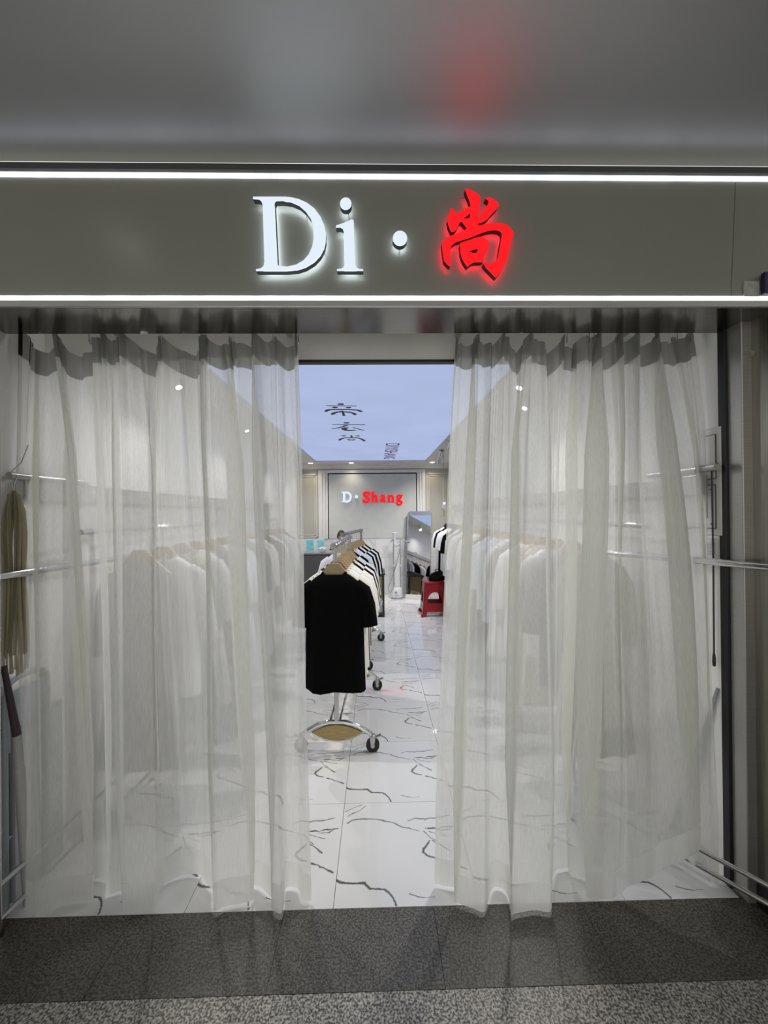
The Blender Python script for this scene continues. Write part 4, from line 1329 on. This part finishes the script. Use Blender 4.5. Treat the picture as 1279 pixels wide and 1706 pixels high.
# ------------------------------------------------------------------ low cabinet behind the far rack
k0, k1 = at(603, 1010, 6.45).x, at(638.5, 1010, 6.45).x
cb = thing('display_cabinet', 'low black framed display cabinet with olive side boards behind the racks', 'cabinet', ((k0 + k1) / 2, 6.6, 0))
kw = (k1 - k0) / 2
top_z = 0.655
for sx in (-1, 1):
    for yy in (-0.25, 0.25):
        MB().bevel_box(sx * kw - 0.016, sx * kw + 0.016, yy - 0.016, yy + 0.016, 0, top_z, 0.003).build('post', 'black_metal', cb)
MB().bevel_box(-kw - 0.03, kw + 0.03, -0.28, 0.28, top_z, top_z + 0.03, 0.004).build('top', 'black_metal', cb)
MB().bevel_box(-kw - 0.02, kw + 0.02, -0.27, 0.27, 0.03, 0.06, 0.003).build('bottom_shelf', 'black_metal', cb)
MB().box(-kw + 0.016, kw - 0.016, -0.245, -0.235, 0.30, top_z).build('front_board', 'olive_wood', cb)
MB().box(-kw + 0.016, kw - 0.016, -0.26, 0.24, 0.285, 0.30).build('shelf', 'olive_wood', cb)
bgs = thing('paper_bag', 'white crumpled paper bag on the bottom shelf of the low cabinet', 'bag', ((k0 + k1) / 2 + kw * 0.55, 6.46, 0.06))
MB().add([(-.07, -.06, 0), (.07, -.06, 0), (.07, .06, 0), (-.07, .06, 0), (-.075, -.05, .12), (.06, -.065, .11), (.075, .05, .13), (-.06, .06, .12), (-.05, -.01, .19), (.05, -.02, .18), (.05, .015, .19), (-.045, .02, .18)],
         [(0, 1, 2, 3), (0, 1, 5, 4), (1, 2, 6, 5), (2, 3, 7, 6), (3, 0, 4, 7), (4, 5, 9, 8), (5, 6, 10, 9), (6, 7, 11, 10), (7, 4, 8, 11)]).build('sack', 'paper', bgs)
MB().tube([(-.03, -.01, .18), (-.02, -.012, .225), (.02, -.012, .225), (.03, -.01, .18)], .003, 6).build('handle', 'paper', bgs)

# ------------------------------------------------------------------ garment steamer
p = at(661, 996, 7.72)
sx_, sy_ = p.x, 7.72
gs = thing('garment_steamer', 'white upright garment steamer with two poles against the back wall', 'steamer', (sx_, sy_, 0))
MB().lathe([(0.105, 0.0), (0.112, 0.02), (0.110, 0.12), (0.100, 0.185), (0.085, 0.205), (0.04, 0.21)], (0, 0, 0), 24, 1.0, 0.85).build('water_tank', 'white_plastic', gs, smooth=True)
MB().lathe([(0.113, 0.0), (0.115, 0.03), (0.112, 0.032)], (0, 0, 0), 24, 1.0, 0.86).build('base_band', 'grey_plastic', gs, smooth=True)
MB().tube([(-0.02, -0.093, 0.13), (-0.02, -0.100, 0.13)], 0.022, 14).build('dial', 'grey_plastic', gs, smooth=True)
MB().box(-0.04, 0.03, -0.0975, -0.094, 0.065, 0.078).build('badge', 'grey_plastic', gs)
for dx in (-0.055, 0.075):
    MB().tube([(dx, 0.03, 0.19), (dx, 0.03, 1.13)], 0.009, 8).build('pole', 'grey_plastic', gs, smooth=True)
    MB().tube([(dx, 0.03, 0.60), (dx, 0.03, 0.64)], 0.014, 8).build('pole_clamp', 'white_plastic', gs, smooth=True)
MB().bevel_box(-0.04, 0.062, 0.045, 0.052, 0.22, 1.08, 0.003).build('ironing_board', 'white_plastic', gs)
MB().tube([(-0.11, 0.02, 1.06), (-0.09, 0.02, 1.10), (0.0, 0.02, 1.13), (0.10, 0.02, 1.12), (0.17, 0.02, 1.08), (0.21, 0.02, 1.075)], 0.010, 8).build('hanger_arm', 'grey_plastic', gs, smooth=True)
MB().lathe([(0.020, 1.02), (0.020, 1.12), (0.028, 1.17), (0.050, 1.235), (0.055, 1.245), (0.03, 1.255)], (-0.035, -0.02, 0), 16, 1.0, 0.7).build('steam_head', 'white_plastic', gs, smooth=True)
hose = [(-0.035, -0.02, 1.02), (-0.02, -0.05, 0.98)]
for i in range(13):
    t = i / 12
    hose.append((0.075 - 0.24 * t + 0.03 * math.sin(t * 3), -0.07 - 0.02 * math.sin(t * 5), 1.03 - 0.80 * t))
hose += [(-0.165, -0.07, 0.16), (-0.12, -0.06, 0.13), (-0.07, -0.05, 0.20), (-0.04, -0.03, 0.30)]
MB().tube(hose, 0.0085, 8).build('hose', 'grey_plastic', gs, smooth=True)

# ------------------------------------------------------------------ leaning full-length mirror
ma, mb_ = at(675.5, 997, 7.62), at(715, 997, 7.62)
mt = at(690, 851, 7.80).z
mr = thing('floor_mirror', 'tall silver framed mirror leaning against the back wall beside the stool', 'mirror', ((ma.x + mb_.x) / 2, 7.60, 0))
mw, mh = (mb_.x - ma.x) / 2 * 1.06, mt + 0.01
mr.rotation_euler = (-0.16, 0, -0.32)
mirror_out = [(-mw, 0.0), (mw, 0.0), (mw, mh - 0.03), (mw - 0.03, mh), (-mw + 0.03, mh), (-mw, mh - 0.03)]
MB().prism([(x, 0.004, z) for x, z in mirror_out], (0, 0.022, 0)).build('backing', 'alu', mr)
MB().bevel_box(-mw, mw, -0.012, 0.006, 0.0, 0.085, 0.003).build('foot_rail', 'trim', mr)
MB().prism([(-mw, -0.008, mh - 0.075), (mw, -0.008, mh - 0.075), (mw, -0.008, mh - 0.03), (mw - 0.03, -0.008, mh), (-mw + 0.03, -0.008, mh), (-mw, -0.008, mh - 0.03)], (0, 0.013, 0)).build('top_rail', 'alu', mr)
for sx in (-1, 1):
    MB().bevel_box(min(sx * mw, sx * (mw - 0.012)), max(sx * mw, sx * (mw - 0.012)), -0.008, 0.006, 0.08, mh - 0.03, 0.002).build('side_rail', 'alu', mr)
MB().box(-mw + 0.012, mw - 0.012, 0.0, 0.005, 0.085, mh - 0.075).build('glass', 'mirror', mr)

# ------------------------------------------------------------------ red stool, bag on it
s0, s1 = at(703.5, 1029, 6.30), at(745, 1029, 6.30)
sw = 0.20
so = thing('plastic_stool', 'bright red plastic stool beside the mirror', 'stool', (s0.x + sw, 6.30 + sw, 0))
Hs = 0.535
b_ = sw
t_ = 0.155
MB().bevel_box(-t_ - 0.012, t_ + 0.012, -t_ - 0.012, t_ + 0.012, Hs - 0.035, Hs, 0.012).build('seat', 'red_plastic', so, smooth=True)


def stool_side():
    """one arched face with two legs, in the XZ plane, y = 0"""
    mb = MB()
    zs_ = Hs - 0.03
    def half(z): return b_ + (t_ - b_) * z / zs_
    left = []
    outer, inner = [], []
    zz_ = [(0, 1), (0.05, 1), (0.075, 0.93), (0.0751, 0), (0.20, 0), (0.2001, 1), (0.26, 1), (0.30, 0.93), (0.33, 0.80), (0.355, 0.6), (0.37, 0.38), (0.378, 0.0), (zs_, 0)]
    N = len(zz_) - 1
    for z, f_ in zz_:
        h = half(z)
        outer.append((h, z)); inner.append(((h - 0.065) * f_, z))
    for sg in (-1, 1):
        for i in range(N):
            (h0, z0), (h1, z1) = outer[i], outer[i + 1]
            (w0, _), (w1, _) = inner[i], inner[i + 1]
            y0, y1 = -half(z0), -half(z1)
            mb.add([(sg * w0, y0, z0), (sg * h0, y0, z0), (sg * h1, y1, z1), (sg * w1, y1, z1),
                    (sg * w0, y0 + .012, z0), (sg * h0, y0 + .012, z0), (sg * h1, y1 + .012, z1), (sg * w1, y1 + .012, z1)],
                   [(0, 1, 2, 3), (4, 7, 6, 5), (0, 4, 5, 1), (1, 5, 6, 2), (2, 6, 7, 3), (3, 7, 4, 0)])
    return mb.mesh('leg_frame')


sm = stool_side()
for q in range(4):
    o = link('leg_frame', sm, 'red_plastic', so)
    o.rotation_euler = (0, 0, q * math.pi / 2)
for cx, cy in ((-1, -1), (1, -1), (1, 1), (-1, 1)):
    MB().bevel_box(cx * b_ - 0.020, cx * b_ + 0.020, cy * b_ - 0.020, cy * b_ + 0.020, 0, 0.045, 0.006).build('foot', 'red_plastic', so)
bg = thing('black_bag', 'slumped black cloth bag lying on the red stool', 'bag', (so.location.x + 0.02, so.location.y, Hs))
mb = MB()
n = 18
prof = [(0.02, 0.0), (0.115, 0.0), (0.135, 0.03), (0.13, 0.07), (0.10, 0.11), (0.06, 0.13), (0.03, 0.135)]
vs_ = []
for i, (r, z) in enumerate(prof):
    for k in range(n):
        a = 2 * math.pi * k / n
        rr = r * (1 + 0.16 * math.sin(3 * a + i) + 0.08 * math.sin(7 * a))
        vs_.append((rr * math.cos(a) + 0.015 * i, rr * 0.8 * math.sin(a), z + (0.02 * math.sin(2 * a) if 1 < i else 0)))
mb.add(vs_, [(i * n + k, i * n + (k + 1) % n, (i + 1) * n + (k + 1) % n, (i + 1) * n + k) for i in range(len(prof) - 1) for k in range(n)])
mb.build('sack', 'c_black', bg, smooth=True)
MB().tube([(0.02, -0.03, .12), (0.00, -0.06, .17), (0.08, -0.06, .19), (0.12, -0.02, .11)], 0.008, 6).build('strap', 'c_black', bg, smooth=True)

# slip of paper on the floor
pp = floor_pt(697.5, 1026.5, 0.001)
ps = thing('paper_slip', 'small white slip of paper lying on the marble floor', 'paper', (pp.x, pp.y, 0.0005))
MB().add([(-.04, -.07, 0), (.035, -.075, .002), (.045, .06, .004), (-.03, .07, .001)], [(0, 1, 2, 3)]).build('sheet', 'paper', ps)

# cable with a plug box hanging before the right back corner
cp = at(739, 845, 6.9)
cx_ = cp.x
cbx = thing('hanging_socket', 'small grey socket box hanging on a cord at the back right', 'socket', (cx_, 6.9, cp.z))
MB().bevel_box(-.035, .035, -.025, .025, -.035, .045, .006).build('box', 'grey_plastic', cbx)
MB().tube([(0, 0, .04), (-.008, 0, .3), (0, 0, .55), (0.004, 0, ZC - cp.z - 0.001)], .005, 6).build('cord', 'grey_plastic', cbx, smooth=True)
MB().bevel_box(-.014, .030, -.02, .015, .045, .085, .004).build('plug', 'white_plastic', cbx)
MB().tube([(0, 0, -.03), (.004, 0, -.10), (0, 0, -.16)], .004, 6).build('cord_tail', 'black_metal', cbx, smooth=True)

# ------------------------------------------------------------------ right wall: distribution board, switch, cord
eb = thing('distribution_board', 'white electrical distribution board on the right wall beside the curtain', 'electric box', (XR, 1.80, 1.35))


def wall_x(px, py):          # y,z on the right wall under a pixel
    q = at_plane(px, py, Vector((XR - 0.004, 0, 0)), Vector((1, 0, 0)))
    return q.y - 1.80, q.z - 1.35


ytop, ztop = wall_x(1206, 708)
_, zlow = wall_x(1206, 893)
MB().bevel_box(-0.004, 0.0, ytop + 0.016, ytop + 0.42, zlow, ztop, 0.003).build('backboard', 'panel_door', eb)
for (pxa, pya), (pxb, pyb) in (((1192, 724), (1192, 797)), ((1192, 808), (1195, 880))):
    ya, za = wall_x(pxa, pya)
    yb, zb = wall_x(pxb, pyb)
    dr = MB().bevel_box(-0.010, -0.004, ya, ya + 0.28, zb, za, 0.002).build('door', 'panel_door', eb)
    for bx in ((ya - 0.002, ya + 0.0005, zb - 0.002, za + 0.002), (ya, ya + 0.28, za, za + 0.0025), (ya, ya + 0.28, zb - 0.0025, zb)):
        MB().box(-0.0085, -0.0035, bx[0], bx[1], bx[2], bx[3]).build('seam', 'seam', dr)
    if pya > 800:
        for zz in (za - 0.018, zb + 0.018):
            MB().tube([(-0.0120, ya + 0.018, zz), (-0.009, ya + 0.018, zz)], 0.0035, 8).build('screw', 'black', dr)
        MB().bevel_box(-0.016, -0.009, ya + 0.038, ya + 0.046, zb + 0.045, za - 0.035, 0.002).build('latch', 'grey_plastic', dr)
sw_y, sw_z = wall_x(1195, 896)
sy2, sz2 = wall_x(1195, 925)
sws = thing('wall_switch', 'square white wall switch below the distribution board', 'switch', (XR, 1.80 + sw_y, 1.35 + (sw_z + sz2) / 2))
hz2 = (sw_z - sz2) / 2
MB().bevel_box(-0.009, 0.0, 0, hz2 * 2.0, -hz2, hz2, 0.003).build('plate', 'panel_door', sws)
MB().bevel_box(-0.013, -0.008, 0.014, hz2 * 2.0 - 0.014, -hz2 + 0.014, hz2 - 0.014, 0.002).build('rocker', 'white_plastic', sws)
c0, c1 = at(1208, 782, 1.738), at(1208, 1114, 1.738)
pc_ = thing('pull_cord', 'black pull cord with bulb end hanging beside the right door seal', 'cord', (XR - 0.012, 1.765, 0))
cxs = -0.006
MB().tube([(cxs, 0, c0.z), (cxs + .002, 0, (c0.z + c1.z) / 2), (cxs, 0, c1.z + 0.05)], 0.0035, 8).build('cord', 'black_metal', pc_, smooth=True)
MB().tube([(cxs, 0, c1.z + 0.06), (cxs, 0, c1.z + 0.045), (cxs, 0, c1.z + 0.02), (cxs, 0, c1.z + 0.004), (cxs, 0, c1.z)], [.0035, .006, .007, .006, .003], 8).build('bulb', 'black_metal', pc_, smooth=True)
MB().bevel_box(-0.004, 0.012, -0.008, 0.008, c0.z - 0.005, c0.z + 0.02, 0.002).build('bracket', 'black_metal', pc_)

# short display arms high on both side walls near the entrance
ra = thing('display_rail', 'short grey display arm high on the right wall near the distribution board', 'rail', (XR - 0.05, 1.70, 0), 0, 'display arms near the entrance')
za = at(1190, 780, 1.75).z
MB().tube([(0, 0.0, za), (0, 0.42, za)], 0.0155, 12).build('tube', 'alu', ra, smooth=True)
MB().tube([(0.050, 0.075, za + 0.004), (0.01, 0.012, za + 0.012), (0.0, 0.012, za)], 0.007, 8).build('wall_peg', 'black_metal', ra, smooth=True)
MB().tube([(0.05, 0.38, za), (0.0, 0.38, za)], 0.008, 8).build('wall_peg', 'alu', ra, smooth=True)
la = thing('display_rail', 'short grey display arm on the left wall holding the tan bundle', 'rail', (XL + 0.05, 1.70, 0), 0, 'display arms near the entrance')
zl = at(20, 793, 1.72).z
MB().tube([(0, 0.0, zl), (0, 0.45, zl)], 0.0155, 12).build('tube', 'alu', la, smooth=True)
MB().tube([(-0.05, 0.35, zl), (0.0, 0.35, zl)], 0.008, 8).build('wall_peg', 'alu', la, smooth=True)
MB().tube([(-0.05, 0.05, zl), (0.0, 0.05, zl)], 0.008, 8).build('wall_peg', 'alu', la, smooth=True)
MB().tube([(0.0, 0.005, zl + 0.01), (0.01, 0.05, zl + 0.06), (0.005, 0.09, zl + 0.14)], 0.002, 6).build('wire', 'alu', la, smooth=True)

# tan plastic bundle hung on the left arm
bt = at(10, 812, 1.715)
bd = thing('plastic_bundle', 'tan plastic film bundle hanging by string from the left arm', 'plastic bundle', (XL + 0.052, 1.722, 0))
prof = [(0.004, zl - 0.065), (0.016, zl - 0.085), (0.030, zl - 0.15), (0.040, zl - 0.23), (0.036, zl - 0.33), (0.032, zl - 0.45), (0.036, zl - 0.60), (0.040, zl - 0.74), (0.036, zl - 0.82)]
rs = random.Random(8)
for layer in range(26):
    a = layer * 2.399
    mb = MB()
    k0 = 0.35 + 0.65 * math.sqrt((layer + 0.5) / 26)
    end = len(prof) - rs.choice((0, 0, 1, 2))
    pts = []
    for i_, (r_, z) in enumerate(prof[:end]):
        aa = a + 0.12 * math.sin(i_ * 0.9 + layer)
        pts.append((r_ * k0 * math.cos(aa), r_ * k0 * 1.1 * math.sin(aa), z + rs.uniform(-.01, .01)))
    mb.tube(pts, [0.002] + [rs.uniform(0.005, 0.009) for _ in pts[1:]], 6, True, flat=0.35)
    mb.build('film_strand', 'strand' if layer % 3 else 'straw', bd, smooth=True)
MB().tube([(0, 0, zl - 0.07), (0.004, 0, zl - 0.03), (0.016, 0, zl), (0, 0, zl + 0.0175), (-0.016, 0, zl), (-0.006, 0, zl - 0.03), (0, 0, zl - 0.072)], 0.0018, 6).build('string', 'paper', bd, smooth=True)

# things leaning in the left corner: pole with white sleeve, grey board, folding stool frame
lp0, lp1, lp2 = at(10, 1130, 1.655), at(28, 1224, 1.695), at(43, 1415, 1.725)
lp = thing('leaning_pole', 'pole with plum grip and white sleeve leaning in the left corner', 'pole', (lp2.x, lp2.y, 0))
q0, q1, q2 = (v - lp.location for v in (lp0, lp1, lp2))
q3 = q2 + (q2 - q1) * ((q2.z) / (q1.z - q2.z))
q3.z = 0.005
MB().tube([q0 + (q0 - q1) * 0.2, q1], [0.010, 0.016], 12).build('grip', 'purple_grip', lp, smooth=True)
MB().tube([q1, q1 + (q2 - q1) * 0.28, q1 + (q2 - q1) * 0.29, q2, q3], [0.015, 0.016, 0.019, 0.022, 0.022], 14).build('sleeve', 'sleeve_grey', lp, smooth=True)
gb = thing('grey_board', 'grey flat board standing behind the leaning pole on the left', 'board', (XL + 0.02, 1.80, 0))
MB().bevel_box(-0.012, 0.012, -0.06, 0.20, 0.0, 0.72, 0.004).build('sheet', 'grey_plastic', gb)
MB().bevel_box(-0.014, 0.014, -0.062, 0.202, 0.72, 0.735, 0.004).build('edge_cap', 'alu', gb)
fs = thing('folding_frame', 'blue grey rounded tube frame standing in the left corner', 'folding frame', (XL + 0.016, 1.735, 0))
fz = at(30, 1132, 1.75).z
MB().tube([(0, -0.02, 0.004), (0, -0.02, fz - 0.06), (0, 0.0, fz - 0.015), (0, 0.04, fz), (0, 0.14, fz), (0, 0.18, fz - 0.02), (0, 0.20, fz - 0.06), (0, 0.20, 0.004)], 0.010, 10).build('tube_loop', 'blue_grey', fs, smooth=True)
MB().bevel_box(-0.004, 0.004, -0.01, 0.19, fz - 0.30, fz - 0.05, 0.003).build('back_cloth', 'blue_grey', fs)
MB().tube([(0, -0.02, 0.28), (0, 0.20, 0.28)], 0.007, 8).build('crossbar', 'blue_grey', fs, smooth=True)
# dark strip leaning by the right seal
d0, d1 = at(1217, 1165, 1.72), at(1199, 1262, 1.745)
db = thing('dark_strip', 'dark grey flat strip leaning behind the right curtain edge', 'strip', (XR - 0.03, 1.78, 0))
dz0 = d0.z + 0.03
MB().prism([(0.022, -0.025, dz0), (0.022, -0.012, dz0), (-0.02, 0.24, 0.004), (-0.02, 0.19, 0.004)], (0.006, 0, 0)).build('flat_bar', 'grey_plastic', db)

# ------------------------------------------------------------------ chrome racks standing half outside at both jambs
def make_side_rack(label, out_pt, in_pt, z_low, z_up, ztop, zpost, r, top_out, top_in):
    o, i = Vector((*out_pt, 0)), Vector((*in_pt, 0))
    root = thing('display_rack', label, 'clothes rack', o, 0, 'chrome racks at the two jambs')
    d = i - o
    for z in (z_low, z_up):
        MB().tube([(0, 0, z), (d.x, d.y, z)], 0.0105, 10).build('base_tube', 'chrome', root, smooth=True)
    ta, tb = Vector((*top_out, ztop)) - o, Vector((*top_in, ztop)) - o
    MB().tube([ta, tb], r, 12).build('top_tube', 'chrome', root, smooth=True)
    for e, t in ((Vector((0, 0, 0)), ta), (d, tb)):
        MB().tube([(e.x, e.y, 0.012), (e.x, e.y, z_up + 0.1), (t.x, t.y, ztop - 0.1), (t.x, t.y, max(ztop, zpost))], 0.0105, 10).build('post', 'chrome', root, smooth=True)
        MB().tube([(e.x, e.y, 0.0), (e.x, e.y, 0.014)], 0.014, 10).build('foot', 'rubber', root, smooth=True)
    return root


pz = lambda px, py, z: at_plane(px, py, Vector((0, 0, z)), Vector((0, 0, 1)))
# right rack
A, B = pz(1160, 1412, 0.20), pz(1279, 1475, 0.20)
o, i = B + (B - A) * 0.2, B + (A - B) * 3.4
make_side_rack('chrome display rack at the right jamb, its end pushing out the curtain', (o.x, o.y), (i.x, i.y), 0.13, 0.20, 1.397, 1.397, 0.0155, (1.534, 1.522), (1.23, 2.21))
# left rack
A, B = pz(190, 1297, 0.19), pz(0, 1445, 0.19)
i = B + (A - B) * 1.5
make_side_rack('chrome display rack at the left jamb, partly behind the curtain', (-1.477, 1.608), (i.x, i.y), 0.055, 0.19, 1.386, 2.37, 0.0155, (-1.477, 1.612), (i.x, i.y))
